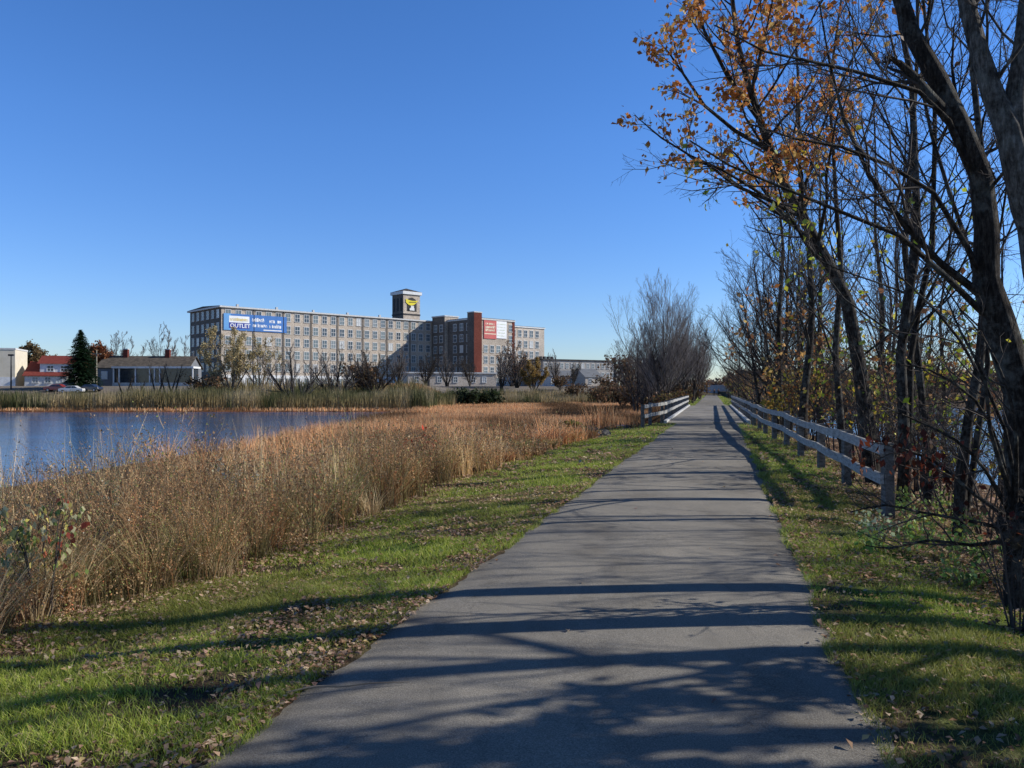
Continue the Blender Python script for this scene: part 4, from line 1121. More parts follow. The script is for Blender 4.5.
# T3, slender leaning tree with orange leaves
t3 = [at(876, 500, 16), at(866, 420, 16), at(853, 318, 16), at(835, 277, 16), at(809, 229, 16), at(792, 198, 16), at(767, 140, 16), at(748, 80, 16), at(736, 25, 16), at(730, -40, 16), at(722, -110, 16)]
r3 = [.18, .15, .135, .13, .11, .095, .08, .065, .05, .035, .02]
ex3 = [([at(770, 150, 16), at(735, 130, 15.8), at(705, 105, 15.6), at(685, 75, 15.5), at(675, 60, 15.5), at(668, 50, 15.5), at(660, 42, 15.5)], [.05, .04, .03, .025, .02, .015, .008]),
       ([at(800, 215, 16), at(770, 200, 15.7), at(735, 185, 15.4), at(710, 165, 15.3), at(700, 162, 15.2), at(692, 158, 15.2), at(685, 152, 15.2)], [.045, .04, .03, .025, .02, .015, .008]),
       ([at(760, 120, 16), at(728, 75, 16), at(705, 30, 16), at(690, -20, 16), at(680, -60, 16), at(675, -90, 16), at(670, -120, 16)], [.045, .04, .03, .025, .02, .015, .008])]
make_tree('oak_tree', [t3[0][0], 16, gz(t3[0][0], 16) - .05], [(t3, r3)], 'slender leaning tree holding rusty orange leaves high against the blue sky', 'tree', l1=(30, .28), l2=(8, .42), l3=(6, .45), l4=(4, .4), ang=(35, 75), up=.06, wob=.2, t0=.3, extra=ex3, rmin=.0045,
          leaves=[dict(n=3, size=.12, cols=OR, frac=.6, spread=.07, where=lambda p: (p[:, 2] > 5.6) & (rng.rand(len(p)) < .22 + .6 * sstep(.38, .6, fbm(p[:, 0] * 1.9, p[:, 2] * 1.9, 201, 2)))),
                  dict(n=1, size=.13, cols=YG, frac=.12, spread=.1, where=lambda p: p[:, 2] < 6.2)])
# taller trees in the strip of wood beside the fence
def straight(px0, px1, Y, r, top, lean=0, dy=0, fork=None):
    p0 = at(px0, 0, Y); x0 = p0[0]; z0 = gz(x0, Y) - .1
    x1 = at(px1, 0, Y)[0]; n = 9
    pts = [(x0 + (x1 - x0) * t + lean * math.sin(t * 3) * .25, Y + dy * t, z0 + (top - z0) * t) for t in np.linspace(0, 1, n)]
    pts = [(x + .12 * math.sin(5 * i + px0) * (i > 0), y + .1 * math.cos(3 * i + px0), z) for i, (x, y, z) in enumerate(pts)]
    rad = [r * (1 - .85 * t) for t in np.linspace(0, 1, n)]; rad[0] *= 1.25
    return pts, rad, (x0, Y, z0)
P, rr, b = straight(905, 893, 12.2, .095, 10.5, .7)
make_tree('bare_tree', b, [(P, rr), ([(x + .25 * i * .5, y + .1 * i, z) for i, (x, y, z) in enumerate(P)], [q * .7 for q in rr])], 'bare double-stemmed tree standing just behind the end post of the timber fence', l1=(17, .34), l2=(7, .45), l3=(6, .45), l4=(2, .4), rmin=.004, t0=.22, wob=.22, up=.1,
          leaves=[dict(n=2, size=.09, cols=YG, frac=.09, spread=.1, where=lambda p: p[:, 2] < 4.5)])
P, rr, b = straight(926, 921, 13.5, .075, 11, -.8)
make_tree('bare_tree', b, [(P, rr)], 'slim straight bare tree beyond the double-stemmed one near the fence end', l1=(20, .32), l2=(7, .45), l3=(5, .45), l4=(2, .4), rmin=.0045, t0=.2,
          leaves=[dict(n=2, size=.09, cols=YG, frac=.08, spread=.1, where=lambda p: p[:, 2] < 4.5)])
P, rr, b = straight(960, 972, 10.5, .075, 10, .9)
make_tree('bare_tree', b, [(P, rr), ([(x + .3 * math.sin(i), y + .15 * i, z) for i, (x, y, z) in enumerate(P)], [q * .6 for q in rr])], 'dark crooked bare tree half hidden behind the big leaning trunk', l1=(16, .34), l2=(7, .42), l3=(6, .45), l4=(2, .4), rmin=.0038, t0=.25, wob=.28)
P, rr, b = straight(803, 788, 23, .13, 12.5, 1.4)
make_tree('bare_tree', b, [(P, rr)], 'upright bare tree with thick trunk behind the middle of the timber fence', l1=(20, .32), l2=(7, .45), l3=(5, .45), l4=(2, .4), rmin=.005, t0=.2, up=.16,
          leaves=[dict(n=2, size=.16, cols=YG, frac=.14, spread=.12, where=lambda p: p[:, 2] < 6), dict(n=2, size=.16, cols=OR, frac=.06, spread=.12, where=lambda p: p[:, 2] < 5)])
P, rr, b = straight(848, 846, 19, .095, 12, -1.2)
make_tree('bare_tree', b, [(P, rr)], 'bare tree with scattered green and yellow leaves behind the second bay of the fence', l1=(18, .32), l2=(7, .45), l3=(5, .45), l4=(2, .4), rmin=.0045, t0=.15,
          leaves=[dict(n=2, size=.13, cols=YG, frac=.2, spread=.1, where=lambda p: p[:, 2] < 6.5)])
# three models reused along the wood and beyond the bridge
P, rr, b = straight(775, 768, 31, .13, 11.5, 1.6)
pA = make_tree('bare_tree', b, [(P, rr)], 'bare tree with brown leaves low down, near the far end of the curving fence', l1=(26, .33), l2=(8, .45), l3=(6, .45), l4=(2, .4), rmin=.005, t0=.12, up=.18,
          leaves=[dict(n=2, size=.2, cols=BR + OR, frac=.12, spread=.12, where=lambda p: p[:, 2] < 5.5)])
P, rr, b = straight(872, 868, 27, .11, 12.0, 1.4)
pB = make_tree('bare_tree', b, [(P, rr), ([(x + .4 * i * .6, y + .2 * i, z * .93) for i, (x, y, z) in enumerate(P)], [q * .7 for q in rr])], 'bare two-stemmed tree deep in the wood behind the slim leaning oak', l1=(18, .34), l2=(8, .45), l3=(6, .45), l4=(1, .4), rmin=.005, t0=.15, up=.18)
WOOD = 'bare trees crowding the strip of wood beyond the fence'
k = 0
for (px, Y, s, rz, pr) in [(820, 30, .95, 1.1, 0), (845, 38, 1.0, 2.3, 1), (800, 42, 1.0, 4, 0), (905, 24, .8, .6, 1), (948, 27, .75, 3.0, 0), (1000, 23, .7, 5.2, 1), (935, 36, .8, 2.6, 1), (885, 44, 1.05, 5.9, 0), (782, 47, .95, 2.9, 1)]:
    p = at(px, 0, Y); src = (pA, pB)[pr]
    place_copy(src, (p[0], Y, gz(p[0], Y) - .1), rz, s, 'bare tree of the crowded strip of wood beyond the fence, trunk dark and thin', WOOD)
# right of the path beyond the bridge
far_r = [(738, 84, .85, .4, 0), (746, 92, .8, 1.7, 1), (757, 80, .8, 3.5, 0), (766, 66, .85, 2.2, 1), (776, 56, .9, 5.0, 0), (732, 118, .8, 5.5, 1), (752, 112, 1.0, .9, 0), (770, 96, 1.0, 4.4, 1), (788, 74, .95, 1.2, 0), (729, 150, .8, 2.0, 1), (808, 62, .9, .2, 1), (790, 100, 1.05, 3.3, 1)]
for (px, Y, s, rz, pr) in far_r:
    s *= .84
    p = at(px, 0, Y); src = (pA, pB)[pr]
    place_copy(src, (p[0], Y, gz(p[0], Y) - .1), rz, s, 'leafless tree in the row on the wooded side of the path past the bridge', 'leafless trees past the bridge on the wooded side')
# broad spreading far tree
def spread_tree(px, Y, top, half, label, group=None, mats=('bark_far', 'twig_far'), n=4, rmin=.02, leaves=None, name='bare_tree', l1=(14, .5), l2=(8, .42), l3=(7, .42), l4=(3, .42), r=.16, t0=.14, ang=(22, 52), up=.14, hf=1.0):
    x = at(px, 0, Y)[0]; z0 = gz(x, Y) - .1; zt = at(px, top, Y)[2]; H = zt - z0; tr = []
    for i in range(n):
        a = (i / max(n - 1, 1) - .5) * 2 if n > 1 else 0; q = random.uniform(.9, 1.05) * (1 - .3 * a * a)
        dy = random.uniform(-1, 1) * half * .6
        pts = [(x + a * .3 + a * half * .85 * t ** 1.15, Y + dy * t, z0 + H * q * hf * t) for t in np.linspace(0, 1, 6)]
        tr.append((pts, [r * (1 - .85 * t) for t in np.linspace(0, 1, 6)]))
    return make_tree(name, (x, Y, z0), tr, label, 'tree', group, l1=l1, l2=l2, l3=l3, l4=l4, ang=ang, up=up, wob=.15, t0=t0, mats=mats, sides=5, a1=(15, 42), rmin=rmin, lump=0, leaves=leaves, trunk_n=8)
s1 = spread_tree(664, 88, 300, 1.6, 'broad rounded bare tree with pale grey twigs on the marsh side past the bridge', n=3, rmin=.008, l1=(44, .85), l2=(12, .4), l3=(8, .42), l4=(3, .45), r=.15, t0=.08, ang=(22, 62), up=.16, hf=.86)
s2 = spread_tree(690, 96, 300, 1.2, 'upright bare tree beside the railing end on the marsh side of the path', n=2, rmin=.009, l1=(34, .7), l2=(9, .4), l3=(8, .42), l4=(3, .45), r=.18, t0=.1, hf=.88, up=.18)
s3 = spread_tree(638, 96, 325, 1.5, 'lower spreading bare tree at the outer edge of the clump past the bridge', n=3, rmin=.009, l1=(32, .8), l2=(9, .4), l3=(7, .42), l4=(3, .45), r=.13, t0=.08, ang=(25, 65), up=.14, hf=.9)
CL = 'bare trees in the clump past the bridge on the marsh side'
for (px, Y, s, rz, src) in [(655, 92, .82, 2.2, s2), (700, 128, .95, 1.0, s2), (679, 108, .95, 4.0, s1), (694, 112, .8, 5, s2)]:
    p = at(px, 0, Y); place_copy(src, (p[0], Y, gz(p[0], Y) - .1), rz, s, 'bare tree inside the clump past the bridge on the marsh side', CL)
spread_tree(770, 43, 205, 1.4, 'tall fine-twigged bare tree close beside the near end of the bridge', n=2, rmin=.006, l1=(34, .5), l2=(9, .4), l3=(8, .42), l4=(2, .45), r=.13, t0=.15, ang=(30, 65), up=.1, mats=('bark_dark', 'twig'))
spread_tree(784, 37, 190, 1.4, 'dense fine-twigged bare tree in the wood just before the bridge', n=3, rmin=.006, l1=(28, .5), l2=(9, .4), l3=(8, .42), l4=(2, .45), r=.12, t0=.12, ang=(30, 65), up=.1, mats=('bark_dark', 'twig'))
# trees in front of and beside the mill
WL = [(.5, .4, .2), (.58, .47, .24), (.42, .35, .17), (.5, .38, .2)]
w1 = spread_tree(232, 150, 331, 6.5, 'yellowish willow with hanging twigs in front of the corner of the mill', mats=('twig_pale', 'twig_pale'), n=5, rmin=.02, name='willow_tree', l1=(12, .4), r=.22,
                 leaves=[dict(n=2, size=.3, cols=WL, frac=.35, spread=.25)])
w2 = spread_tree(261, 152, 336, 4.5, 'thinner pale willow next to the yellowish one before the mill', mats=('twig_pale', 'twig_pale'), n=4, rmin=.02, name='willow_tree', l1=(10, .4), r=.2,
                 leaves=[dict(n=1, size=.28, cols=WL, frac=.2, spread=.25)])
m1 = spread_tree(294, 126, 344, 5.0, 'dark-trunked bare tree forking low at the water edge before the mill', mats=('bark_dark', 'twig_far'), n=3, rmin=.016, r=.34, l1=(14, .45))
m2 = spread_tree(334, 142, 352, 4.5, 'dark bare tree with arching limbs before the middle of the mill', mats=('bark_dark', 'twig_far'), n=4, rmin=.018, r=.3)
m3 = spread_tree(374, 146, 356, 6.0, 'wide brown thicket-like bare tree before the shadow on the mill', mats=('bark_dark', 'twig'), n=6, rmin=.02, r=.22, l1=(14, .42))
MG = 'small bare trees between the reeds and the mill'
for (px, Y, s, rz, src, sx) in [(398, 165, .85, 1, m2, 1), (425, 190, .95, 2, m3, 1), (447, 186, .9, 3.9, m2, .8), (470, 190, .85, 5, m3, .8), (501, 176, .95, 1.4, m2, .9), (517, 182, 1.0, 3, m3, .7), (556, 200, .9, 4.4, m2, .9), (573, 205, .75, 2, m3, .7), (355, 158, .8, 2.8, m2, 1)]:
    p = at(px, 0, Y); place_copy(src, (p[0], Y, gz(p[0], Y) - .1), rz, s, 'small bare tree between the reeds and the mill', MG, sx)
b1 = spread_tree(512, 186, 345, 3.5, 'bare tree with brown tinged twigs before the red and white sign', mats=('bark_far', 'twig_far'), n=4, rmin=.025, leaves=[dict(n=1, size=.3, cols=BR, frac=.15, spread=.2)])
y1 = spread_tree(534, 176, 362, 2.8, 'small tree with golden brown leaves before the end block of the mill', mats=('bark_far', 'twig_far'), n=4, rmin=.02, name='golden_tree', l1=(9, .4), leaves=[dict(n=2, size=.3, cols=[(.34, .2, .06), (.4, .27, .08), (.25, .17, .06)], frac=.4, spread=.2)])
# bare trees around the houses
h1 = spread_tree(122, 190, 332, 6.0, 'tall bare tree rising behind the chimney of the grey house', n=6, rmin=.018, l1=(14, .36), l3=(8, .45), l4=(3, .45), r=.14)
h2 = spread_tree(163, 188, 325, 3.5, 'slim bare tree rising behind the grey house near the dark end of the mill', n=4, rmin=.018, l1=(16, .36), l3=(8, .45), l4=(3, .45), r=.14)
h3 = spread_tree(183, 192, 336, 3.0, 'bare tree squeezed beside the dark end wall of the mill', n=3, rmin=.018, l1=(16, .36), l3=(8, .45), l4=(3, .45), r=.14)
for i, (px, Y, t) in enumerate([(124, 150, 368), (137, 146, 372), (157, 148, 350), (168, 145, 358), (173, 150, 352)]):
    spread_tree(px, Y, t, 1.6, ['small dark trunk before the porch posts, first from the spruce', 'small dark trunk before the porch, second from the spruce', 'taller dark-stemmed tree before the porch with a thin crown', 'dark-stemmed tree close to the taller one before the porch', 'dark-stemmed tree nearest the mill before the porch'][i],
                mats=('bark_dark', 'twig'), n=2, rmin=.018, l1=(6, .35), l2=(5, .4), l3=(4, .4), l4=(0, 0), r=.22, t0=.4)
# autumn trees by the houses
spread_tree(37, 184, 350, 4.5, 'tawny autumn tree behind the red-roofed house', mats=('bark_far', 'twig_far'), n=5, rmin=.03, name='autumn_tree', leaves=[dict(n=2, size=.5, cols=[(.22, .14, .07), (.26, .18, .09), (.18, .14, .07)], frac=.4, spread=.3)])
spread_tree(96, 178, 348, 2.4, 'russet leaved tree between the spruce and the grey house', mats=('bark_far', 'twig_far'), n=4, rmin=.03, name='autumn_tree', leaves=[dict(n=2, size=.45, cols=[(.22, .07, .03), (.27, .12, .05)], frac=.5, spread=.3)])

def spruce():
    Y = 160; x = at(80.5, 0, Y)[0]; z0 = gz(x, Y); zt = at(80, 329, Y)[2]; H = zt - z0
    root = empty('spruce_tree', (x, Y, z0), 0, 'dark green pointed spruce standing beside the red-roofed house', 'tree')
    mb = MB(); mb.cyl((0, 0, -.2), (0, 0, H * .95), .22, .03, 8); mb.build('trunk', M['bark_dark'], root)
    Vs = []; Cs = []
    nB = 900
    for i in range(nB):
        t = (i + random.random()) / nB; z = H * (.06 + .93 * t); rad = 4.1 * (1 - t) ** .72 * random.uniform(.65, 1.15) + .1
        a = random.uniform(0, 6.283); d = np.array([math.cos(a), math.sin(a), 0]); pr = np.array([-d[1], d[0], 0])
        nn = max(3, int(rad * 9))
        for j in range(nn):
            s = (j + .5) / nn; c = d * rad * s + np.array([0, 0, z - .28 * rad * s ** 1.2 + .1 * s * s * rad])
            for _ in range(2):
                ww = .16 + .22 * (1 - s); ln = random.uniform(.25, .5)
                sd = pr * random.choice((-1, 1)) * ww * random.uniform(.6, 1.3) + d * ln * .7 + np.array([0, 0, random.uniform(-.25, .08)])
                q = np.cross(sd, [0, 0, 1]); q = q / (np.linalg.norm(q) + 1e-6) * .07
                Vs += [c - q, c + q, c + sd + q * .3, c + sd - q * .3]
                col = np.array([.018, .042, .018]) * random.uniform(.5, 1.9); Cs += [col] * 4
    V = np.array(Vs); np_mesh('crown', V, np.arange(len(V)).reshape(-1, 4), [M['leaf']], None, np.array(Cs), root)
spruce()

# ------------------------------------------------------------------ bushes
def bush(name, base, h, spread, stems, label, cat='bush', group=None, mats='twig', leaves=None, r=.012, l1=(7, .4), l2=(5, .4), l3=(0, .4), rmin=.003, nseg=6, wob=.12, up=.05, bias=None):
    base = np.array(base, float); P = []
    for i in range(stems):
        a = random.uniform(0, 6.283); sp = spread * random.uniform(.2, 1); hh = h * random.uniform(.55, 1.05); q = random.uniform(.8, 1.6)
        t = np.linspace(0, 1, nseg + 1)
        P.append(np.stack([.12 * h * math.cos(a) * .4 + math.cos(a) * sp * t ** q + rng.normal(size=nseg + 1) * .02 * h * t, .05 * h * math.sin(a) + math.sin(a) * sp * t ** q, hh * np.sin(t * 1.45)], -1))
    P = np.array(P)
    if bias is not None: P = P + np.array(bias) * (np.linspace(0, 1, nseg + 1) ** 1.5)[None, :, None]
    R0 = r * (1 - .75 * np.linspace(0, 1, nseg + 1))[None, :] * np.ones((stems, 1))
    P1, R1 = grow(P, R0, l1[0], .2, 1, (30, 65), l1[1], 4, wob * 1.6, up, .6, .4, rmin)
    P2, R2 = grow(P1, R1, l2[0], .15, 1, (30, 65), l2[1], 3, wob * 1.6, up, .6, .5, rmin * .8)
    last = P2; cr = [(*tubes(P1, R1, 3), 0, None), (*tubes(P2, R2, 3), 0, None)]
    if l3[0]:
        P3, R3 = grow(P2, R2, l3[0], .1, 1, (30, 65), l3[1], 2, wob * 1.6, up, .6, .5, rmin * .7); cr.append((*tubes(P3, R3, 3), 0, None)); last = P3
    for lf in (leaves or []):
        sel = last[rng.rand(len(last)) < lf.get('frac', 1)]
        if lf.get('where') is not None: sel = sel[lf['where'](sel[:, -1])]
        if len(sel): V, Fq, C = leaves_on(sel, lf['n'], lf['size'], lf['cols'], lf.get('droop', .3), spread=lf.get('spread', .03)); cr.append((V, Fq, 1, C))
    root = empty(name, tuple(base), 0, label, cat, group)
    V, Fq = tubes(P, R0, 5, .1); a = np_mesh('stem', V, Fq, [M[mats]], None, None, root, True)
    V, Fq, mi, C = join(cr); c = np_mesh('foliage' if leaves else 'twigs', V, Fq, [M[mats], M['leaf']], mi, C, root)
    KID[root.name] = [a, c]
    return root

def gp(px, Y): x = at(px, 0, Y)[0]; return (x, Y, gz(x, Y) - .03)
# brush along the edge of the wood: four models, copied
W = 'leafless brush under the trees behind the fence'
bA = bush('brush', gp(930, 14.2), 2.4, 1.3, 9, 'tangled leafless brush with a few yellow leaves just beyond the fence end post', group=None, l1=(8, .42), l2=(6, .42), l3=(3, .4), rmin=.004, r=.018,
          leaves=[dict(n=1, size=.08, cols=YG + BR, frac=.07)])
bB = bush('brush', gp(868, 20), 3.2, 1.6, 8, 'taller brush with brown and yellow leaves behind the second bay of the fence', l1=(8, .42), l2=(6, .42), l3=(3, .4), rmin=.004, r=.02,
          leaves=[dict(n=2, size=.12, cols=BR + YG, frac=.12)])
bC = bush('brush', gp(835, 25), 3.4, 1.8, 8, 'brush full of rusty leaves behind the leaning oak', l1=(8, .42), l2=(6, .42), l3=(3, .4), rmin=.005, r=.022,
          leaves=[dict(n=2, size=.11, cols=OR + BR, frac=.14)])
for (px, Y, s, rz, src) in [(880, 15.5, 1.2, 4.2, bA), (945, 13, .9, 5.1, bA), (970, 12.5, .9, .3, bA), (915, 17, 1.3, 1.2, bB), (885, 21, 1.2, 4.4, bB), (812, 27, 1.2, 1.4, bB), (858, 26, 1.4, 2.4, bC), (985, 11.5, .8, 1, bA), (1015, 10.0, .8, 3, bA), (1000, 16, .6, 4, bA), (905, 18.5, .8, 5, bA), (1040, 13.5, 1, 5, bB), (890, 25, 1, 1, bB), (915, 29, 1.1, 2, bC), (858, 31, 1, 3, bC), (822, 34, 1, 4, bB),
                            (805, 28, .9, 5, bC), (795, 33, .9, .5, bC), (785, 38, .95, 1.5, bB), (812, 42, 1.1, 2.5, bC), (778, 46, 1, 3.5, bC), (846, 44, 1.2, 4.5, bB), (885, 38, 1.2, 5.5, bC), (950, 27, .6, .7, bB),
                            (1010, 21, .5, 2.7, bB), (765, 54, 1, 3.1, bB), (772, 62, 1.1, 2, bC), (752, 72, 1, 5, bB), (760, 82, 1.1, 4, bC), (745, 90, 1, 3, bB), (781, 70, 1.2, .4, bC), (800, 56, 1.2, 2.2, bB), (830, 55, 1.3, 3.3, bC), (870, 52, 1.3, 1.1, bB), (910, 48, .9, .1, bC), (960, 40, .7, 4.1, bB),
                            (738, 108, 1.0, 1, bC), (750, 125, 1.3, 2, bC), (735, 140, 1.1, 4, bB), (765, 140, 1.6, 2, bC)]:
    p = gp(px, Y); place_copy(src, p, rz, s, 'leafless brush under the trees along the wooded side of the path', W)
# golden bush low behind the fence
bush('golden_bush', gp(786, 29), 2.4, 1.0, 10, 'yellow-leaved bush behind the far part of the curving fence', l1=(8, .42), l2=(6, .42), l3=(0, .4), rmin=.006, r=.015, leaves=[dict(n=2, size=.14, cols=[(.5, .38, .06), (.42, .36, .08), (.55, .33, .07)], frac=.6)])
# dark red leaves on the thin stems growing from the burl
def burl_bush():
    b = at(1016, 560, 6.3); base = np.array([b[0], 6.3, gz(b[0], 6.3) - .05])
    root = empty('thorn_bush', tuple(base), 0, 'thin-stemmed bush holding dark red withered leaves at the foot of the big leaning trunk', 'bush')
    S = []
    for pts in ([(1012, 520), (975, 495), (935, 462), (900, 448), (870, 442)], [(1010, 515), (985, 470), (955, 440), (915, 420), (880, 405)], [(1012, 510), (1000, 450), (975, 400), (930, 370), (900, 365)],
                [(1010, 530), (965, 520), (920, 512), (885, 505), (850, 512)], [(1015, 505), (1016, 440), (1008, 390), (985, 340), (960, 310)], [(1008, 540), (970, 545), (930, 540), (890, 548), (865, 545)], [(1012, 500), (990, 430), (985, 380), (960, 330), (940, 280)], [(1016, 510), (1005, 430), (960, 340), (915, 290), (880, 260)]):
        yy = [6.3, 6.2 + random.uniform(-.1, .1), 6.1 + random.uniform(-.2, .2), 6.0 + random.uniform(-.3, .3), 5.95 + random.uniform(-.3, .3)]
        p = [at(a, c, y) for (a, c), y in zip(pts, yy)]; q, r = resample(np.array(p) - base, [.022, .014, .011, .008, .004], 9); S.append((q, r))
    P0 = np.array([s[0] for s in S]); R0 = np.array([s[1] for s in S])
    P1, R1 = grow(P0, R0, 7, .25, 1, (30, 65), .35, 4, .3, .05, .6, .4, .003)
    P2, R2 = grow(P1, R1, 4, .15, 1, (30, 65), .4, 3, .3, .0, .6, .5, .0025)
    V, Fq = tubes(P0, R0, 6); np_mesh('stem', V, Fq, [M['bark_dark']], None, None, root, True)
    sel = P1[: 7 * 3][[i for i in range(21) if P1[i, -1, 2] + base[2] < 1.4 and P1[i,-1,2] + base[2] > .7]] if True else P1
    if len(sel) == 0: sel = P1[:12]
    a = leaves_on(sel, 14, .058, RD, 1.2, .2, .05)
    tp = P2[rng.rand(len(P2)) < .05]; c = leaves_on(tp, 1, .06, YG, .4, .3, .03)
    V, Fq, mi, C = join([(*tubes(P1, R1, 4), 0, None), (*tubes(P2, R2, 3), 0, None), (a[0], a[1], 1, a[2]), (c[0], c[1], 1, c[2])])
    np_mesh('foliage', V, Fq, [M['twig'], M['leaf']], mi, C, root)
    # burl on the trunk
    import bmesh
    bm = bmesh.new(); bmesh.ops.create_icosphere(bm, subdivisions=4, radius=1)
    for v in bm.verts:
        n = float(fbm(np.array([v.co.x * 3 + 5]), np.array([v.co.y * 3 + v.co.z * 4]), 300, 3)[0]); v.co = v.co * (.62 + .7 * n); v.co.z *= 1.25
    me = bpy.data.meshes.new('burl'); bm.to_mesh(me); bm.free(); me.transform(Matrix.Scale(.17, 4))
    o = link('root_burl', me, M['bark_dark'], root); o.location = Vector(tuple(at(1020, 520, 6.35) - base))
burl_bush()
# low green and yellow plants on the litter slope
for i, (px, Y, s) in enumerate([(880, 9.2, .34), (906, 8.6, .3), (870, 8.3, .22), (945, 8.4, .3), (925, 10.2, .35), (965, 9.6, .4), (985, 8.2, .3), (960, 7.4, .25), (905, 11.5, .4), (940, 12, .5)]):
    bush('seedling', gp(px, Y), s, s * .7, 7, ['pale green leafy seedling on the litter slope', 'low leafy seedling with yellowing leaves under the trees'][i > 0], 'seedling', None if i == 0 else 'leafy seedlings under the trees', l1=(4, .4), l2=(3, .4), rmin=.002, r=.004, mats='twig_pale',
         leaves=[dict(n=2, size=.055, cols=[(.2, .34, .08), (.3, .42, .14), (.42, .44, .08)] if i else [(.42, .5, .3), (.3, .44, .15), (.5, .55, .35)], frac=.8)])

# left bank shrubs one can tell apart
bush('sumac_shrub', gp(44, 6.5), 1.2, .32, 6, 'young sumac with drooping green and red leaves among the nearest weeds', 'shrub', l1=(7, .3), l2=(3, .4), rmin=.003, r=.009,
     leaves=[dict(n=3, size=.06, cols=[(.2, .27, .07), (.3, .33, .1), (.6, .5, .14), (.62, .55, .3)], frac=.7, droop=1.2, where=lambda p: p[:, 2] > .45), dict(n=3, size=.06, cols=[(.36, .07, .04), (.4, .12, .06)], frac=.16, droop=1.5, where=lambda p: (p[:, 2] > .5) & (p[:, 0] > -.05))])
bush('shrub', gp(10, 6.6), .95, .4, 9, 'low shrub with yellow and pale green leaves beside the young sumac', 'shrub', l1=(6, .35), l2=(4, .4), rmin=.0025, r=.006, leaves=[dict(n=1, size=.07, cols=[(.5, .44, .1), (.55, .5, .3), (.3, .34, .2), (.5, .3, .08)], frac=.45)])
bush('shrub', gp(118, 8.8), 1.05, .5, 10, 'leafy shrub with pale grey-green leaves among the brown weeds', 'shrub', l1=(6, .35), l2=(4, .4), rmin=.003, r=.006, leaves=[dict(n=2, size=.05, cols=[(.3, .33, .2), (.42, .42, .3), (.2, .24, .1)], frac=.4)])
bush('shrub', gp(165, 9.6), .8, .35, 8, 'small shrub with bright yellow-green leaves among the brown weeds', 'shrub', l1=(5, .35), l2=(4, .4), rmin=.003, r=.006, leaves=[dict(n=2, size=.06, cols=[(.42, .5, .05), (.34, .42, .05)], frac=.45)])
bush('shrub', gp(250, 12.5), 1.35, .5, 10, 'tall pale seed-headed shrub standing above the brown weeds', 'shrub', l1=(6, .3), l2=(4, .4), rmin=.004, r=.008, leaves=[dict(n=2, size=.06, cols=[(.5, .48, .38), (.4, .4, .26)], frac=.5)])
bush('red_shrub', gp(426, 19.5), 1.25, .45, 10, 'shrub with a few bright red leaves among the rusty weeds', 'shrub', l1=(6, .35), l2=(4, .4), rmin=.005, r=.009, leaves=[dict(n=2, size=.12, cols=[(.6, .05, .02), (.5, .08, .03)], frac=.16)])
bush('green_shrub', gp(566, 30), .8, .8, 14, 'olive green leafy shrub at the edge of the weeds before the bridge', 'shrub', l1=(7, .4), l2=(5, .4), rmin=.006, r=.01, leaves=[dict(n=3, size=.12, cols=[(.2, .2, .035), (.28, .25, .05), (.14, .15, .03)], frac=.9)])
bush('bush', gp(120, 11.5), 1.7, 1.2, 18, 'wide grey-brown leafless bush leaning over the pond bank', 'bush', l1=(8, .42), l2=(6, .42), rmin=.0035, r=.009, bias=(.3, 0, 0))
bush('bush', gp(190, 13.5), 1.8, 1.3, 18, 'dense purplish leafless bush in the middle of the pond bank', 'bush', l1=(8, .42), l2=(6, .42), rmin=.004, r=.009)
bush('bush', gp(45, 9.8), 1.6, 1.1, 16, 'leafless bush behind the young sumac', 'bush', l1=(8, .42), l2=(6, .42), rmin=.0035, r=.009)
# bushes round the far shore and past the bridge
DG = [(.035, .055, .02), (.05, .07, .025), (.03, .04, .018)]
fA = bush('bush', gp(468, 148), 2.7, 3.2, 16, 'dark green bush in the reed belt before the low shed', 'bush', l1=(7, .42), l2=(5, .42), rmin=.02, r=.05, leaves=[dict(n=3, size=.5, cols=DG, frac=.9, spread=.3)])
place_copy(fA, gp(487, 150), 2, .9, 'second dark green bush in the reed belt, nearer the bridge', None)
fB = bush('bush', gp(600, 150), 3.2, 3.0, 16, 'rust brown bush at the end of the reed belt beneath the factory', 'bush', l1=(7, .42), l2=(5, .42), rmin=.02, r=.05, leaves=[dict(n=2, size=.4, cols=[(.16, .08, .04), (.2, .12, .06), (.13, .1, .05)], frac=.6, spread=.3)])
for (px, Y, s, rz) in [(575, 165, 1.0, 1), (622, 130, 1.1, 2), (634, 120, 1.0, 3), (646, 112, 1.0, 4), (655, 124, 1.2, 5), (668, 112, .9, 6), (612, 170, 1.3, 2), (640, 160, 1.7, 1), (628, 190, 2.0, 3), (655, 180, 1.8, 4), (560, 178, .9, 1), (672, 150, 1.2, 3), (740, 190, 1.4, 1), (693, 105, .7, 2), (736, 160, 1.0, 2)]:
    place_copy(fB, gp(px, Y), rz, s, 'brown bush in the thickets around the far end of the bridge', 'brown bushes around the far end of the bridge')
gB = bush('bush', gp(660, 80), 1.3, 1.4, 14, 'olive and yellow bush close to the far end of the pale railing', 'bush', l1=(7, .42), l2=(5, .42), rmin=.01, r=.03, leaves=[dict(n=2, size=.25, cols=[(.2, .15, .05), (.14, .11, .04), (.2, .1, .05)], frac=.4, spread=.2)])
place_copy(gB, gp(684, 92), 2, 1.1, 'olive and yellow bush among the trunks past the railing', None)
place_copy(fB, gp(205, 146), 2, 1.2, 'brown bush at the foot of the yellowish willow', None)
place_copy(fB, gp(365, 150), 4, 1.6, 'brown bush under the wide thicket-like tree before the mill', None)

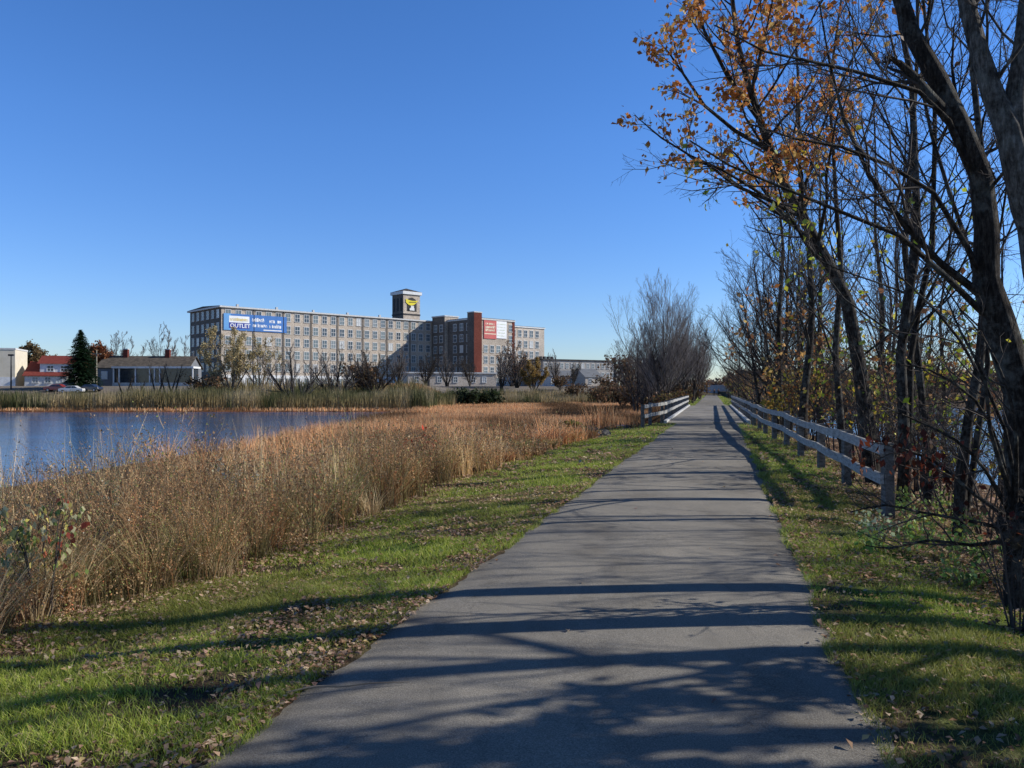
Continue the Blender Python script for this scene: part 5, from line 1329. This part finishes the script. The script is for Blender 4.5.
# far woods closing the view on the wood side
def far_wood():
    N = 26000
    x = rng.rand(N) * 420 + 20; y = 190 + rng.rand(N) * 60 + .0 * x
    nf = len(x); x = np.concatenate([x, rng.rand(6000) * 110 + 60]); y = np.concatenate([y, 262 + rng.rand(6000) * 25]); N = len(x); lowmask = np.arange(N) >= nf
    u = x - cx(y); keep = ((u > 7) | (y > 250)) ; x, y, lowmask = x[keep], y[keep], lowmask[keep]; N = len(x)
    z = height(x, y); H = (3.2 + 3 * fbm(x / 14, y / 14, 400, 3)) * np.where(lowmask, .5, 1) ; h = H * rng.rand(N) ** .7
    S = np.stack([x, y, z + h], -1); P = np.stack([S, S + np.array([0, 0, .1])], 1)
    V, Fq, C = leaves_on(P, 3, 1.1, [(.14, .10, .08), (.2, .13, .085), (.24, .11, .06), (.12, .1, .085), (.15, .12, .08)], 0, 0, .7)
    o = np_mesh('far_wood', V, Fq, [M['leaf']], None, C); tag(o, 'distant brown autumn wood on the horizon', 'wood', kind='stuff')
far_wood()

# trees standing beside the photographer, seen only by their shadows
def shade(x, y, top, r, label, leaves=None, group=None, l1=(16, .34), n=1, **k):
    z0 = gz(x, y) - .1; tr = []
    for i in range(n):
        pts = [(x + (.0 if i == 0 else .5 * t * i), y + .25 * math.sin(3 * t + x) + .35 * i * t, z0 + (top - z0) * t) for t in np.linspace(0, 1, 6)]; tr.append((pts, [r * (1 - .8 * t) for t in np.linspace(0, 1, 6)]))
    return make_tree('tree', (x, y, z0), tr, label, 'tree', group, l1=l1, l2=(7, .42), l3=(5, .42), l4=(2, .4), leaves=leaves, rmin=.005, sides=7, **k)
SL = [(.1, .1, .03), (.16, .12, .04), (.2, .1, .04)]
shade(7.6, 5.55, 10, .17, 'tall bare tree just beside the verge, past the edge of the picture')
shade(9.0, 4.9, 11, .16, 'tall bare tree beside the photographer')
for i, (x, y, t) in enumerate([(5.8, 3.7, 3.1), (6.0, 4.5, 3.3), (6.0, 3.1, 2.9)]):
    shade(x, y, t, .05, 'leafy sapling on the wooded side beside the photographer', leaves=[dict(n=3, size=.11, cols=SL, frac=.5, spread=.08)], t0=.42, l1=(13, .32), group='leafy saplings beside the photographer')

shade(8.6, 8.6, 5.5, .045, 'spreading bare tree deeper in the wood beside the photographer', l1=(22, .42), t0=.2)
shade(10.2, 10.2, 6.0, .045, 'second spreading bare tree deeper in the wood, a little further along', l1=(22, .42), t0=.2)
shade(7.8, 7.6, 4.6, .03, 'thin bare sapling between the big trees at the verge', l1=(16, .4), t0=.2)
bush('bush', gp(1018, 5.95), 1.0, .5, 12, 'low twiggy bush with rusty leaves hiding the foot of the big leaning tree', 'bush', l1=(7, .4), l2=(5, .42), rmin=.0025, r=.007, leaves=[dict(n=1, size=.05, cols=RD + BR, frac=.18)])
bush('bush', gp(1040, 7.6), 1.5, .7, 12, 'twiggy bush just behind the big leaning tree', 'bush', l1=(7, .4), l2=(5, .42), rmin=.003, r=.009, leaves=[dict(n=1, size=.06, cols=RD + BR + YG, frac=.12)])
for i, (x, y, h, q) in enumerate([(6.9, 8.3, 3.4, 1.7), (7.9, 10.0, 3.4, 1.7), (6.0, 7.0, 2.8, 1.3)]):
    bush('bush', (x, y, gz(x, y) - .05), h, q, 9, 'tall arching leafless bush at the edge of the wood beside the photographer', 'bush', 'arching bushes beside the photographer', l1=(5, .45), l2=(4, .4), rmin=.005, r=.026, wob=.16)
# small things lying on the path
def twig_on_path():
    a = at(352, 693, 4.35); p = [(-.34, -.06, 0), (-.2, .0, .012), (-.05, .02, .004), (.1, .05, .012), (.3, .09, .003)]
    P, r = resample(p, [.006, .006, .005, .004, .002], 12)
    V, Fq = tubes(P[None], r[None], 5); o = np_mesh('fallen_twig', V, Fq, [M['twig_pale']], None, None, None, True); o.location = (a[0], 4.35, .035); tag(o, 'thin pale twig lying on the asphalt path', 'twig')
twig_on_path()

# ------------------------------------------------------------------ light, world, camera
EL = R(29.0); sd = Vector((.993, .119, 0)).normalized(); sun_vec = Vector((sd.x * math.cos(EL), sd.y * math.cos(EL), math.sin(EL)))
L = bpy.data.lights.new('sun', 'SUN'); L.energy = 5.0; L.angle = R(.53); L.color = (1.0, .965, .89)
lo = bpy.data.objects.new('sun', L); COL.objects.link(lo); lo.rotation_euler = sun_vec.to_track_quat('Z', 'Y').to_euler(); lo.location = (0, 0, 30)
w = bpy.data.worlds.new('World'); scn.world = w; w.use_nodes = True; nt = w.node_tree
bg = nt.nodes['Background']; sky = nt.nodes.new('ShaderNodeTexSky'); sky.sky_type = 'NISHITA'; sky.sun_disc = False
sky.sun_elevation = EL; sky.sun_rotation = math.atan2(sd.x, sd.y); sky.altitude = 0; sky.air_density = 1.0; sky.dust_density = .0; sky.ozone_density = 3.0
hs = nt.nodes.new('ShaderNodeHueSaturation'); hs.inputs['Saturation'].default_value = 1.22; hs.inputs['Value'].default_value = 1.15
tcw = nt.nodes.new('ShaderNodeTexCoord'); sz = nt.nodes.new('ShaderNodeSeparateXYZ'); nt.links.new(tcw.outputs['Generated'], sz.inputs[0])
tint = ramp(nt, sz.outputs[2], [(0.0, (.53, .60, .80)), (.12, (.60, .68, .94)), (.3, (.70, .765, 1.02)), (.44, (.72, .77, 1.0)), (.54, (.46, .43, .55)), (.75, (.25, .23, .29))])
mm = mix(nt, hs.outputs[0], tint, None, 1.0, 'MULTIPLY')
nt.links.new(sky.outputs[0], hs.inputs['Color']); nt.links.new(mm, bg.inputs[0]); bg.inputs[1].default_value = .15
cam = bpy.data.cameras.new('camera'); co = bpy.data.objects.new('camera', cam); COL.objects.link(co); scn.camera = co
cam.sensor_width = 36; cam.lens = 36 * F / 1024; cam.clip_end = 12000; cam.clip_start = .05
co.location = (0, 0, CAM_H); co.rotation_euler = (R(90) + math.atan((HOR - 384) / F), 0, 0)
scn.view_settings.view_transform = 'Standard'; scn.view_settings.look = 'None'; scn.view_settings.exposure = 0
scn.cycles.max_bounces = 6; scn.cycles.transparent_max_bounces = 8; scn.cycles.use_denoising = True
